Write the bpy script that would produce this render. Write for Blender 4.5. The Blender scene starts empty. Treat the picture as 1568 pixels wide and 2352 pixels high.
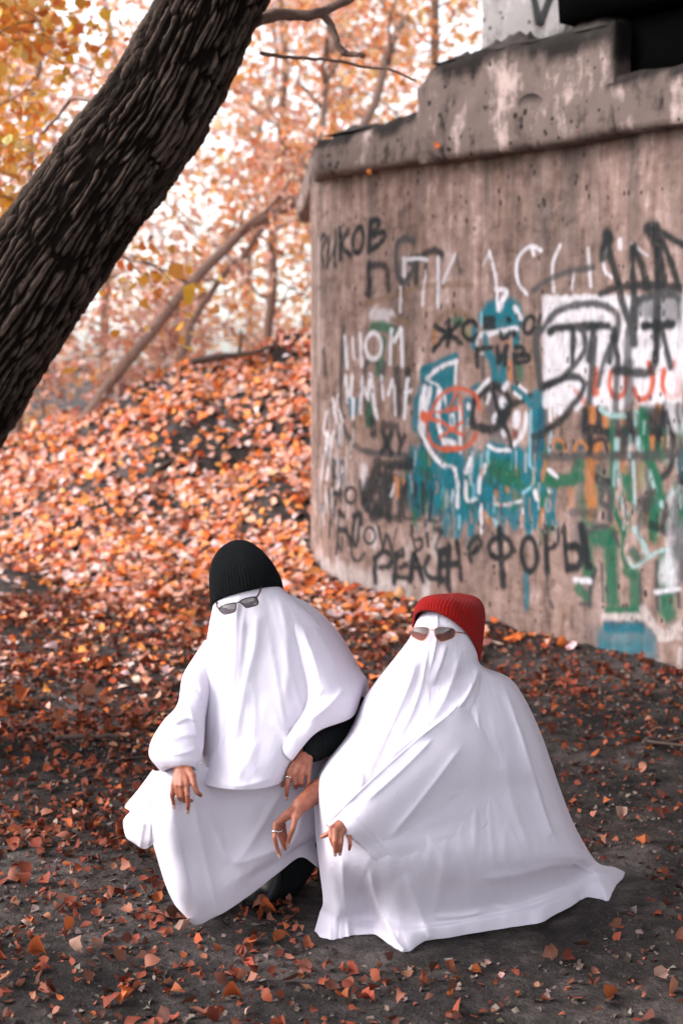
import bpy, bmesh, math, random
import numpy as np
from mathutils import Vector, Matrix

random.seed(7)
RNG = np.random.default_rng(11)
SC = bpy.context.scene
COL = SC.collection

# ------------------------------------------------------------------ camera
CAM_H, PITCH, FPX = 1.63, math.atan(386 / 3267.0), 3267.0      # eye height, tilt down, focal length in photo units
CP, SP = math.cos(PITCH), math.sin(PITCH)
cam_data = bpy.data.cameras.new("camera")
cam = bpy.data.objects.new("camera", cam_data)
COL.objects.link(cam)
cam.location = (0, 0, CAM_H)
cam.rotation_euler = (math.pi / 2 - PITCH, 0, 0)
cam_data.sensor_fit = 'VERTICAL'
cam_data.sensor_height = 36.0
cam_data.sensor_width = 24.0
cam_data.lens = 50.0
cam_data.clip_start = 0.05
cam_data.clip_end = 2000
cam_data.dof.use_dof = True
cam_data.dof.focus_distance = 3.95
cam_data.dof.aperture_fstop = 2.6
cam_data.dof.aperture_blades = 0
SC.camera = cam

# ------------------------------------------------------------------ sky and sun
SUN_DIR = Vector((-0.86, -0.08, 0.60)).normalized()            # towards the sun
world = bpy.data.worlds.new("World")
SC.world = world
world.use_nodes = True
wn, wl = world.node_tree.nodes, world.node_tree.links
wn.clear()
w_out = wn.new('ShaderNodeOutputWorld')
w_bg = wn.new('ShaderNodeBackground')
w_sky = wn.new('ShaderNodeTexSky')
w_sky.sky_type = 'NISHITA'
w_sky.sun_disc = False
w_sky.sun_elevation = math.asin(SUN_DIR.z)
w_sky.sun_rotation = math.atan2(SUN_DIR.x, SUN_DIR.y)
w_sky.air_density = 1.0
w_sky.dust_density = 1.5
w_sky.ozone_density = 1.0
w_hs = wn.new('ShaderNodeHueSaturation')                         # thin overcast: the blue is washed out
w_hs.inputs['Saturation'].default_value = 0.22
w_bg.inputs['Strength'].default_value = 0.15
wl.new(w_sky.outputs[0], w_hs.inputs['Color'])
wl.new(w_hs.outputs[0], w_bg.inputs['Color'])
wl.new(w_bg.outputs[0], w_out.inputs['Surface'])

sun_data = bpy.data.lights.new("sun", 'SUN')
sun_data.energy = 1.1
sun_data.angle = math.radians(35)
sun_data.color = (1.0, 0.93, 0.90)
sun = bpy.data.objects.new("sun", sun_data)
sun.rotation_euler = SUN_DIR.to_track_quat('Z', 'Y').to_euler()
COL.objects.link(sun)

vs = SC.view_settings
vs.view_transform = 'Standard'
vs.look = 'None'
vs.exposure = 1.68
vs.gamma = 1.0
vs.use_curve_mapping = False
SC.cycles.use_denoising = True
SC.cycles.denoiser = 'OPENIMAGEDENOISE'
SC.cycles.max_bounces = 6
SC.cycles.diffuse_bounces = 3
SC.cycles.transparent_max_bounces = 8
SC.cycles.caustics_reflective = False
SC.cycles.caustics_refractive = False

# ------------------------------------------------------------------ helpers: view geometry (used to read sizes and places off the photo)
def ray(x, y):
    dx, dy = (x - 784) / FPX, (1176 - y) / FPX
    return np.array([dx, CP + dy * SP, -SP + dy * CP])

def PX(x, y, d):
    """photo point (1568 wide) at a distance d in front of the camera -> place in the world"""
    return np.array([0, 0, CAM_H]) + d * ray(x, y)

def gd(x, y, z=0.0):
    return (z - CAM_H) / ray(x, y)[2]

def GP(x, y, z=0.0):
    return PX(x, y, gd(x, y, z))

def pxa(A):
    """array (...,3) of x, y, distance -> world"""
    A = np.asarray(A, float)
    dx, dy, d = (A[..., 0] - 784) / FPX, (1176 - A[..., 1]) / FPX, A[..., 2]
    return np.stack([d * dx, d * (CP + dy * SP), CAM_H + d * (-SP + dy * CP)], -1)

# ------------------------------------------------------------------ helpers: noise
def _h(ix, iy, iz, seed):
    n = (ix * 374761393 + iy * 668265263 + iz * 2147483647 + seed * 1274126177) & 0x7fffffff
    n = ((n ^ (n >> 13)) * 1274126177) & 0x7fffffff
    n = (n ^ (n >> 16)) & 0xffff
    return n / 32767.5 - 1.0

def noise3(x, y, z=0.0, seed=0):
    x, y, z = np.broadcast_arrays(np.asarray(x, float), np.asarray(y, float), np.asarray(z, float))
    ix, iy, iz = np.floor(x).astype(np.int64), np.floor(y).astype(np.int64), np.floor(z).astype(np.int64)
    fx, fy, fz = x - ix, y - iy, z - iz
    fx, fy, fz = [f * f * f * (f * (f * 6 - 15) + 10) for f in (fx, fy, fz)]
    r = 0
    for a in (0, 1):
        for b in (0, 1):
            for c in (0, 1):
                w = (fx if a else 1 - fx) * (fy if b else 1 - fy) * (fz if c else 1 - fz)
                r = r + w * _h(ix + a, iy + b, iz + c, seed)
    return r

def fbm(x, y, z=0.0, seed=0, oct=4, gain=0.5):
    r, a, f = 0, 1.0, 1.0
    for o in range(oct):
        r = r + a * noise3(np.asarray(x) * f, np.asarray(y) * f, np.asarray(z) * f, seed + o * 17)
        a *= gain
        f *= 2.03
    return r

def sstep(a, b, x):
    t = np.clip((np.asarray(x, float) - a) / (b - a), 0, 1)
    return t * t * (3 - 2 * t)

# ------------------------------------------------------------------ helpers: objects
def tag(o, label=None, cat=None, group=None, kind=None):
    if label: o['label'] = label
    if cat: o['category'] = cat
    if group: o['group'] = group
    if kind: o['kind'] = kind
    return o

def empty(name, loc):
    o = bpy.data.objects.new(name, None)
    o.empty_display_size = 0.1
    o.location = loc
    COL.objects.link(o)
    return o

def mesh_np(name, V, F, smooth=True):
    """V (n,3); F (m,k) with one k, or list of such arrays"""
    me = bpy.data.meshes.new(name)
    V = np.ascontiguousarray(V, dtype=np.float32)
    Fs = F if isinstance(F, list) else [F]
    Fs = [np.asarray(f, dtype=np.int32) for f in Fs if len(f)]
    nl = sum(f.size for f in Fs)
    nf = sum(len(f) for f in Fs)
    me.vertices.add(len(V))
    me.vertices.foreach_set('co', V.ravel())
    me.loops.add(nl)
    me.loops.foreach_set('vertex_index', np.concatenate([f.ravel() for f in Fs]))
    me.polygons.add(nf)
    tot = np.concatenate([np.full(len(f), f.shape[1], dtype=np.int32) for f in Fs])
    start = np.concatenate([[0], np.cumsum(tot)[:-1]]).astype(np.int32)
    me.polygons.foreach_set('loop_start', start)
    me.polygons.foreach_set('loop_total', tot)
    me.polygons.foreach_set('use_smooth', np.full(nf, smooth, dtype=bool))
    me.update(calc_edges=True)
    me.validate()
    return me

def vcol(me, name, C):
    C = np.asarray(C, dtype=np.float32)
    if C.shape[1] == 3:
        C = np.concatenate([C, np.ones((len(C), 1), np.float32)], 1)
    a = me.attributes.new(name, 'FLOAT_COLOR', 'POINT')
    a.data.foreach_set('color', np.ascontiguousarray(C).ravel())

def vfloat(me, name, v):
    a = me.attributes.new(name, 'FLOAT', 'POINT')
    a.data.foreach_set('value', np.ascontiguousarray(v, dtype=np.float32).ravel())

def obj(name, me, mat, parent=None):
    o = bpy.data.objects.new(name, me)
    if mat is not None and not me.materials:
        me.materials.append(mat)
    COL.objects.link(o)
    if parent is not None:
        o.parent = parent
    return o

def grid_faces(nu, nv, wrap_u=False):
    """vertices index = v*nu+u"""
    u = np.arange(nu if wrap_u else nu - 1)
    v = np.arange(nv - 1)
    U, V = np.meshgrid(u, v)
    U2 = (U + 1) % nu
    return np.stack([V * nu + U, V * nu + U2, (V + 1) * nu + U2, (V + 1) * nu + U], -1).reshape(-1, 4)

def catmull(P, n, closed=False):
    """P (k,dim) -> n samples, uniform in index"""
    P = np.asarray(P, float)
    k = len(P)
    t = np.linspace(0, k - 1, n)
    i = np.clip(np.floor(t).astype(int), 0, k - 2)
    f = (t - i)[(...,) + (None,) * (P.ndim - 1)]
    Q = np.concatenate([[2 * P[0] - P[1]], P, [2 * P[-1] - P[-2]]])
    p0, p1, p2, p3 = Q[i], Q[i + 1], Q[i + 2], Q[i + 3]
    return 0.5 * (2 * p1 + (p2 - p0) * f + (2 * p0 - 5 * p1 + 4 * p2 - p3) * f ** 2 + (3 * p1 - p0 - 3 * p2 + p3) * f ** 3)

def tube(P, R, ns=8, cap=True):
    """tube along points P (n,3) with radii R -> V, F"""
    P = np.asarray(P, float)
    n = len(P)
    R = np.broadcast_to(np.asarray(R, float), (n,))
    T = np.gradient(P, axis=0)
    T /= np.linalg.norm(T, axis=1, keepdims=True) + 1e-9
    N = np.zeros_like(P)
    a = np.array([0, 0, 1.0]) if abs(T[0][2]) < 0.9 else np.array([1.0, 0, 0])
    for i in range(n):
        a = a - T[i] * np.dot(a, T[i])
        a /= np.linalg.norm(a) + 1e-9
        N[i] = a
    B = np.cross(T, N)
    th = np.linspace(0, 2 * np.pi, ns, endpoint=False)
    V = P[:, None] + R[:, None, None] * (np.cos(th)[None, :, None] * N[:, None] + np.sin(th)[None, :, None] * B[:, None])
    V = V.reshape(-1, 3)
    F = grid_faces(ns, n, True)
    if cap:
        V = np.concatenate([V, P[:1], P[-1:]])
        c0, c1 = n * ns, n * ns + 1
        k = np.arange(ns)
        k2 = (k + 1) % ns
        F3 = np.concatenate([np.stack([k2, k, np.full(ns, c0)], 1), np.stack([(n - 1) * ns + k, (n - 1) * ns + k2, np.full(ns, c1)], 1)])
        return V, [F, F3]
    return V, [F]

class MB:
    """collects pieces into one mesh"""
    def __init__(s): s.V, s.F, s.C, s.n = [], [], [], 0
    def add(s, V, F, C=None):
        V = np.asarray(V, float)
        for f in (F if isinstance(F, list) else [F]):
            s.F.append(np.asarray(f) + s.n)
        s.V.append(V)
        if C is not None:
            C = np.asarray(C, float)
            s.C.append(np.broadcast_to(C, (len(V), 3)) if C.ndim == 1 else C)
        s.n += len(V)
    def tube(s, P, R, ns=8, C=None, cap=True):
        V, F = tube(P, R, ns, cap)
        s.add(V, F, C)
    def box(s, lo, hi, C=None):
        x0, y0, z0 = lo; x1, y1, z1 = hi
        V = [(x0, y0, z0), (x1, y0, z0), (x1, y1, z0), (x0, y1, z0), (x0, y0, z1), (x1, y0, z1), (x1, y1, z1), (x0, y1, z1)]
        F = [(0, 3, 2, 1), (4, 5, 6, 7), (0, 1, 5, 4), (1, 2, 6, 5), (2, 3, 7, 6), (3, 0, 4, 7)]
        s.add(V, np.array(F), C)
    def mesh(s, name, smooth=True, off=None):
        V = np.concatenate(s.V)
        if off is not None: V = V - np.asarray(off)
        q = [f for f in s.F if f.shape[1] == 4]
        t = [f for f in s.F if f.shape[1] == 3]
        F = ([np.concatenate(q)] if q else []) + ([np.concatenate(t)] if t else [])
        me = mesh_np(name, V, F, smooth)
        if s.C: vcol(me, 'col', np.concatenate(s.C))
        return me

# ------------------------------------------------------------------ helpers: materials
class NT:
    def __init__(s, name):
        s.m = bpy.data.materials.new(name)
        s.m.use_nodes = True
        s.t = s.m.node_tree
        s.t.nodes.clear()
        s.out = s.n('ShaderNodeOutputMaterial')
    def n(s, typ, **kw):
        x = s.t.nodes.new(typ)
        for k, v in kw.items(): setattr(x, k, v)
        return x
    def l(s, a, b): s.t.links.new(a, b)
    def inp(s, node, **kw):
        for k, v in kw.items():
            sock = node.inputs[k.replace('_', ' ')]
            if isinstance(v, bpy.types.NodeSocket): s.l(v, sock)
            else: sock.default_value = v
        return node
    def noise(s, vec, scale, detail=4, rough=0.55, out='Fac'):
        x = s.n('ShaderNodeTexNoise')
        if vec is not None: s.l(vec, x.inputs['Vector'])
        x.inputs['Scale'].default_value = scale
        x.inputs['Detail'].default_value = detail
        x.inputs['Roughness'].default_value = rough
        return x.outputs[out]
    def mapping(s, vec, scale=(1, 1, 1), loc=(0, 0, 0), rot=(0, 0, 0)):
        x = s.n('ShaderNodeMapping')
        s.l(vec, x.inputs['Vector'])
        x.inputs['Scale'].default_value = scale
        x.inputs['Location'].default_value = loc
        x.inputs['Rotation'].default_value = rot
        return x.outputs[0]
    def ramp(s, fac, stops):
        x = s.n('ShaderNodeValToRGB')
        s.l(fac, x.inputs['Fac'])
        e = x.color_ramp.elements
        while len(e) > 1: e.remove(e[-1])
        for i, (p, c) in enumerate(stops):
            el = e[0] if i == 0 else e.new(p)
            el.position = p
            el.color = tuple(c) + (1,) if len(c) == 3 else c
        return x.outputs['Color']
    def mix(s, fac, a, b, mode='MIX'):
        x = s.n('ShaderNodeMix', data_type='RGBA', blend_type=mode)
        for sock, v in ((x.inputs[0], fac), (x.inputs[6], a), (x.inputs[7], b)):
            if isinstance(v, bpy.types.NodeSocket): s.l(v, sock)
            elif isinstance(v, (int, float)): sock.default_value = v
            else: sock.default_value = tuple(v) + (1,) if len(v) == 3 else v
        return x.outputs[2]
    def math(s, op, a, b=None, c=None, clamp=False):
        x = s.n('ShaderNodeMath', operation=op, use_clamp=clamp)
        for i, v in enumerate((a, b, c)):
            if v is None: continue
            if isinstance(v, bpy.types.NodeSocket): s.l(v, x.inputs[i])
            else: x.inputs[i].default_value = v
        return x.outputs[0]
    def attr(s, name, out='Color'):
        x = s.n('ShaderNodeAttribute', attribute_name=name)
        return x.outputs[out]
    def bump(s, h, strength=0.5, dist=0.01, normal=None):
        x = s.n('ShaderNodeBump')
        s.l(h, x.inputs['Height'])
        x.inputs['Strength'].default_value = strength
        x.inputs['Distance'].default_value = dist
        if normal is not None: s.l(normal, x.inputs['Normal'])
        return x.outputs[0]
    def bsdf(s, color, rough=0.8, normal=None, spec=0.3, **kw):
        b = s.n('ShaderNodeBsdfPrincipled')
        for sock, v in ((b.inputs['Base Color'], color), (b.inputs['Roughness'], rough)):
            if isinstance(v, bpy.types.NodeSocket): s.l(v, sock)
            elif isinstance(v, (int, float)): sock.default_value = v
            else: sock.default_value = tuple(v) + (1,)
        b.inputs['Specular IOR Level'].default_value = spec
        if normal is not None: s.l(normal, b.inputs['Normal'])
        for k, v in kw.items(): b.inputs[k.replace('_', ' ')].default_value = v
        return b.outputs[0]
    def surf(s, sh):
        s.l(sh, s.out.inputs['Surface'])
        return s.m

def simple_mat(name, color, rough=0.7, nscale=40, namt=0.25, bump=0.2, dist=0.003, spec=0.3, **kw):
    t = NT(name)
    co = t.n('ShaderNodeTexCoord').outputs['Object']
    nz = t.noise(co, nscale, 5, 0.6)
    c = t.mix(t.math('MULTIPLY', nz, namt * 2), tuple(min(1, x * 1.15) for x in color), tuple(x * 0.55 for x in color))
    return t.surf(t.bsdf(c, rough, t.bump(nz, bump, dist), spec, **kw))
# ================================================================== materials of the setting
def ground_material():
    t = NT("soil")
    co = t.n('ShaderNodeTexCoord').outputs['Object']
    big = t.noise(co, 1.3, 5, 0.6)
    mid = t.noise(co, 9, 6, 0.65)
    fine = t.noise(co, 75, 5, 0.7)
    c = t.ramp(t.math('ADD', t.math('MULTIPLY', big, 0.55), t.math('MULTIPLY', mid, 0.45)),
               [(0.39, (0.020, 0.016, 0.0155)), (0.49, (0.062, 0.050, 0.047)), (0.60, (0.165, 0.135, 0.128))])
    c = t.mix(t.ramp(fine, [(0.35, (0, 0, 0)), (0.7, (1, 1, 1))]), t.mix(0.55, c, (0.012, 0.011, 0.011)), c)
    speck = t.n('ShaderNodeTexVoronoi')
    t.l(co, speck.inputs['Vector'])
    speck.inputs['Scale'].default_value = 55
    sm = t.math('LESS_THAN', speck.outputs['Distance'], t.math('MULTIPLY', t.noise(co, 6, 2), 0.32))
    c = t.mix(t.math('MULTIPLY', sm, 0.3), c, (0.20, 0.17, 0.16))
    h = t.math('ADD', t.math('MULTIPLY', mid, 1.0), t.math('MULTIPLY', fine, 0.35))
    return t.surf(t.bsdf(c, 0.9, t.bump(h, 1.0, 0.05), 0.15))

def leaf_material(name, transl=0.35, rough=0.55, spec=0.35):
    t = NT(name)
    co = t.n('ShaderNodeTexCoord').outputs['Object']
    c = t.attr('col')
    nz = t.noise(co, 60, 3, 0.6)
    c2 = t.mix(t.math('MULTIPLY', nz, 0.28), c, t.mix(0.5, c, (0.10, 0.03, 0.015)))
    d = t.bsdf(c2, rough, None, spec)
    tr = t.n('ShaderNodeBsdfTranslucent')
    t.l(c2, tr.inputs['Color'])
    mx = t.n('ShaderNodeMixShader')
    mx.inputs[0].default_value = transl
    t.l(d, mx.inputs[1])
    t.l(tr.outputs[0], mx.inputs[2])
    return t.surf(mx.outputs[0])

def bark_material(name, top, low, attr=True):
    t = NT(name)
    co = t.n('ShaderNodeTexCoord').outputs['Object']
    nz = t.noise(co, 28, 6, 0.65)
    if attr:
        h = t.attr('relief', 'Fac')
        f = t.math('ADD', h, t.math('MULTIPLY', t.math('SUBTRACT', nz, 0.5), 0.7))
    else:
        f = nz
    c = t.ramp(f, [(0.25, low), (0.62, tuple((a + b) / 2 for a, b in zip(top, low))), (0.95, top)])
    fine = t.noise(co, 160, 4, 0.7)
    return t.surf(t.bsdf(c, 0.85, t.bump(t.math('ADD', nz, t.math('MULTIPLY', fine, 0.7)), 0.8, 0.010), 0.06))

def concrete_material():
    """bare board-marked concrete in wall metres (uv) with the sprayed and brushed paint of the 'paint' attribute on top"""
    t = NT("painted_concrete")
    uv = t.n('ShaderNodeTexCoord').outputs['UV']
    st = t.mapping(uv, (1, 0.16, 1))
    streak = t.noise(st, 13, 6, 0.62)
    broad = t.noise(t.mapping(uv, (1, 0.22, 1)), 3.2, 4, 0.55)
    patch = t.math('ADD', t.math('MULTIPLY', t.noise(uv, 1.6, 5, 0.62), 0.55), t.math('MULTIPLY', t.noise(uv, 11, 6, 0.68), 0.45))
    fine = t.noise(uv, 120, 4, 0.7)
    c = t.ramp(t.math('ADD', t.math('MULTIPLY', streak, 0.36), t.math('MULTIPLY', patch, 0.64)),
               [(0.38, (0.055, 0.037, 0.032)), (0.46, (0.170, 0.110, 0.092)), (0.54, (0.275, 0.185, 0.162)), (0.62, (0.48, 0.36, 0.34))])
    rust = t.ramp(broad, [(0.55, (0, 0, 0)), (0.75, (1, 1, 1))])
    c = t.mix(t.math('MULTIPLY', rust, 0.28), c, (0.27, 0.14, 0.085))
    grey = t.ramp(t.noise(t.mapping(uv, (1, 0.15, 1), (7, 3, 0)), 2.2, 5, 0.6), [(0.5, (0, 0, 0)), (0.72, (1, 1, 1))])
    c = t.mix(t.math('MULTIPLY', grey, 0.45), c, (0.12, 0.105, 0.10))
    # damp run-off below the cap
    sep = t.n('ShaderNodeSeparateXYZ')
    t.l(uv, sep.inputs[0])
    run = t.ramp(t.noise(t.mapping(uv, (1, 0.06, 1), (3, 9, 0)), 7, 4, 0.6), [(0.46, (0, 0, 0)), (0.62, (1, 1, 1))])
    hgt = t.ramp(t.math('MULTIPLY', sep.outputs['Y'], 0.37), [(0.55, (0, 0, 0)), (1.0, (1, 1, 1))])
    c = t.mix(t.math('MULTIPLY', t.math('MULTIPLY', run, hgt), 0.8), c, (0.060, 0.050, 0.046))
    pale = t.ramp(t.noise(t.mapping(uv, (1, 0.5, 1), (1, 5, 0)), 4.5, 6, 0.7), [(0.60, (0, 0, 0)), (0.70, (1, 1, 1))])
    low = t.ramp(sep.outputs['Y'], [(0.05, (1, 1, 1)), (0.9, (0.25, 0.25, 0.25))])
    c = t.mix(t.math('MULTIPLY', t.math('MULTIPLY', pale, low), 0.5), c, (0.56, 0.50, 0.49))
    pv = t.n('ShaderNodeTexVoronoi')
    t.l(t.mapping(uv, (1, 0.55, 1)), pv.inputs['Vector'])
    pv.inputs['Scale'].default_value = 19
    pit = t.math('LESS_THAN', pv.outputs['Distance'], t.math('MULTIPLY', t.math('SUBTRACT', t.noise(uv, 4.0, 3), 0.33), 0.75))
    c = t.mix(t.math('MULTIPLY', pit, 0.85), c, (0.022, 0.018, 0.017))
    # paint
    pc = t.attr('paint')
    pa = t.attr('paint', 'Alpha')
    wear = t.noise(t.mapping(uv, (1, 0.35, 1)), 60, 5, 0.7)
    wear2 = t.noise(t.mapping(uv, (1, 0.3, 1), (5, 0, 0)), 14, 4, 0.65)
    k = t.ramp(t.math('ADD', t.math('MULTIPLY', wear, 0.6), t.math('MULTIPLY', wear2, 0.4)), [(0.33, (0.2, 0.2, 0.2)), (0.44, (1, 1, 1))])
    pcv = t.mix(t.ramp(t.noise(t.mapping(uv, (1, 0.25, 1)), 40, 4, 0.7), [(0.35, (0, 0, 0)), (0.7, (1, 1, 1))]), pc, t.mix(0.45, pc, (0.03, 0.03, 0.03)))
    c = t.mix(t.math('MULTIPLY', t.math('MULTIPLY', pa, k), t.math('SUBTRACT', 1.0, t.math('MULTIPLY', pit, 0.7))), c, pcv)
    h = t.math('ADD', t.math('ADD', t.math('MULTIPLY', streak, 0.6), t.math('MULTIPLY', fine, 0.25)), t.math('MULTIPLY', pit, -1.2))
    return t.surf(t.bsdf(c, 0.88, t.bump(h, 0.55, 0.008), 0.2))

def plain_concrete(name, base, dark, pale, moss=False):
    t = NT(name)
    co = t.n('ShaderNodeTexCoord').outputs['Object']
    a = t.noise(co, 2.3, 7, 0.68)
    b = t.noise(t.mapping(co, (1, 1, 0.25), (4, 2, 1)), 9, 5, 0.65)
    fine = t.noise(co, 70, 5, 0.7)
    c = t.ramp(t.math('ADD', t.math('MULTIPLY', a, 0.6), t.math('MULTIPLY', b, 0.4)),
               [(0.41, dark), (0.48, base), (0.54, base), (0.61, pale)])
    pv = t.n('ShaderNodeTexVoronoi')
    t.l(co, pv.inputs['Vector'])
    pv.inputs['Scale'].default_value = 16
    pit = t.math('LESS_THAN', pv.outputs['Distance'], t.math('MULTIPLY', t.math('SUBTRACT', t.noise(co, 3, 2), 0.30), 0.7))
    c = t.mix(t.math('MULTIPLY', pit, 0.9), c, (0.015, 0.013, 0.013))
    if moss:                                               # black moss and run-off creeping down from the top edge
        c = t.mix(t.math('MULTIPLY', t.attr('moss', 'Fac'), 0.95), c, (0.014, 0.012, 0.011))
    h = t.math('ADD', t.math('ADD', a, t.math('MULTIPLY', fine, 0.3)), t.math('MULTIPLY', pit, -0.8))
    return t.surf(t.bsdf(c, 0.9, t.bump(h, 0.7, 0.015), 0.15))

M_SOIL = ground_material()
M_LEAF = leaf_material("fallen_leaf", 0.08, 0.6, 0.12)
M_TREE_LEAF = leaf_material("autumn_leaf", 0.58, 0.45)
M_BARK = bark_material("furrowed_bark", (0.105, 0.074, 0.060), (0.010, 0.0065, 0.005))
M_BARK2 = bark_material("smooth_bark", (0.36, 0.25, 0.21), (0.20, 0.125, 0.10), False)
M_WALL = concrete_material()
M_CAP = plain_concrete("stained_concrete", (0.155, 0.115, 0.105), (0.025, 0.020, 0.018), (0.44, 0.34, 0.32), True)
M_COLUMN = plain_concrete("grey_concrete", (0.30, 0.28, 0.28), (0.13, 0.12, 0.12), (0.5, 0.48, 0.48))
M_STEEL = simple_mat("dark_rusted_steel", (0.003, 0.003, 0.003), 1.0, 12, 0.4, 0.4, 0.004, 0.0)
M_DIRT = simple_mat("packed_dirt", (0.050, 0.040, 0.036), 0.95, 18, 0.5, 0.9, 0.02)
M_STICK = simple_mat("dead_wood", (0.085, 0.058, 0.048), 0.9, 30, 0.4, 0.5, 0.004)

# ================================================================== ground
CREST_Y = 12.95
def terrain(X, Y):
    X, Y = np.asarray(X, float), np.asarray(Y, float)
    q = 0.55 * (X + 0.10) + 0.83 * (Y - 8.9)
    q = q + 0.35 * noise3(X * 0.5, Y * 0.5, 0, 3)
    ramp = 0.53 * (np.sqrt(q * q + 0.30) + q) * 0.5
    yc = CREST_Y + 0.35 * noise3(X * 0.7, 0.3, 0, 5)
    over = np.maximum(Y - yc, 0)
    qc = 0.55 * (X + 0.10) + 0.83 * (yc - 8.9)
    rc = 0.53 * (np.sqrt(qc * qc + 0.30) + qc) * 0.5
    z = np.where(Y > yc, rc - 3.2 * (1 - np.exp(-0.095 * over)), ramp)
    z = np.minimum(z, 3.0)
    z = z - 0.16 * sstep(-0.9, -3.2, X) * sstep(10.0, 12.5, Y)
    near = np.exp(-(((X) / 9) ** 2 + ((Y - 6) / 11) ** 2))
    z = z + near * (0.018 * fbm(X * 1.6, Y * 1.6, 0, 21, 3) + 0.009 * fbm(X * 9, Y * 9, 0, 31, 3))
    slope = sstep(0.1, 0.8, ramp)
    z = z + near * slope * 0.12 * fbm(X * 2.3, Y * 2.3, 0, 41, 3)
    # keep the trodden flat ground near the figures level
    return z

def axis(lo, hi, step, far, n):
    a = np.arange(lo, hi + 1e-6, step)
    g = np.geomspace(step, far, n)
    return np.concatenate([lo - np.cumsum(g)[::-1], a, hi + np.cumsum(g)])

gx = axis(-4.6, 3.2, 0.035, 90, 26)
gy = axis(2.3, 13.4, 0.035, 90, 26)
GX, GY = np.meshgrid(gx, gy)
GV = np.stack([GX, GY, terrain(GX, GY)], -1).reshape(-1, 3)
ground = obj("ground", mesh_np("ground", GV, grid_faces(len(gx), len(gy))), M_SOIL)
tag(ground, "dark trodden soil rising to a leaf covered bank on the left", kind='structure')

# ================================================================== bridge pier
PA = GP(800, 1390)[:2]                                     # where the flat face meets the round nose
PB = GP(1568, 1562)[:2]
WD = (PB - PA) / np.linalg.norm(PB - PA)                   # along the face, to the right
WN = np.array([WD[1], -WD[0]])                             # outwards, towards the viewer
if np.dot(WN, -PA) < 0: WN = -WN
NOSE_R = 1.11
PC = PA - WN * NOSE_R
PIER_TOP = 2.72

def pier_xy(s, off=0.0):
    s = np.asarray(s, float)
    a = np.maximum(-s, 0) / NOSE_R
    flat = PA + np.maximum(s, 0)[..., None] * WD + off * WN
    nrm = np.cos(a)[..., None] * WN - np.sin(a)[..., None] * WD
    arc = PC + (NOSE_R + off) * nrm
    return np.where((s < 0)[..., None], arc, flat), np.where((s < 0)[..., None], nrm, WN)

def wall_hit(x, y):
    """photo point -> (s, z, distance) on the pier"""
    r = ray(x, y)
    t = np.dot(WN, PA) / np.dot(WN, r[:2])
    p = r[:2] * t
    s = np.dot(p - PA, WD)
    if s < 0:
        d = r[:2]
        a, b, c = np.dot(d, d), -2 * np.dot(d, PC), np.dot(PC, PC) - NOSE_R ** 2
        disc = b * b - 4 * a * c
        t = (-b - math.sqrt(max(disc, 0))) / (2 * a)
        p = d * t - PC
        s = -NOSE_R * math.atan2(np.dot(p, -WD), np.dot(p, WN))
    return s, CAM_H + t * r[2], t
# ------------------------------------------------------------------ the paint on the pier: strokes in photo units of enlarged details
CROPS = {'a': (1120, 800, 2.0103), 'b': (1780, 800, 2.0103), 'c': (1160, 1500, 3.136), 'd': (1160, 1800, 2.6133),
         'e': (1500, 1100, 2.6133), 'f': (1500, 1500, 2.6133), 'g': (1960, 1500, 2.6133), 'h': (1960, 1900, 2.6133),
         'k': (1120, 1600, 1.0889)}
PAINT = {'K': (0.010, 0.013, 0.015), 'G': (0.045, 0.046, 0.050), 'W': (0.66, 0.63, 0.68), 'T': (0.0, 0.125, 0.170),
         'B': (0.002, 0.060, 0.098), 'N': (0.006, 0.100, 0.052), 'D': (0.008, 0.065, 0.045), 'R': (0.50, 0.085, 0.035),
         'O': (0.42, 0.150, 0.040), 'M': (0.19, 0.115, 0.070), 'L': (0.30, 0.45, 0.45), 'P': (0.50, 0.43, 0.42),
         'C': (0.25, 0.50, 0.62), 'V': (0.10, 0.09, 0.105), 'Y': (0.19, 0.19, 0.09), 'Q': (0.16, 0.045, 0.035)}
def ell(cx, cy, rx, ry, a0=0, a1=360, tilt=0, n=22):
    out = []
    for i in range(n + 1):
        a = math.radians(a0 + (a1 - a0) * i / n)
        x, y = rx * math.cos(a), ry * math.sin(a)
        c, s = math.cos(math.radians(tilt)), math.sin(math.radians(tilt))
        out.append((cx + x * c - y * s, cy + x * s + y * c))
    return out
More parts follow.
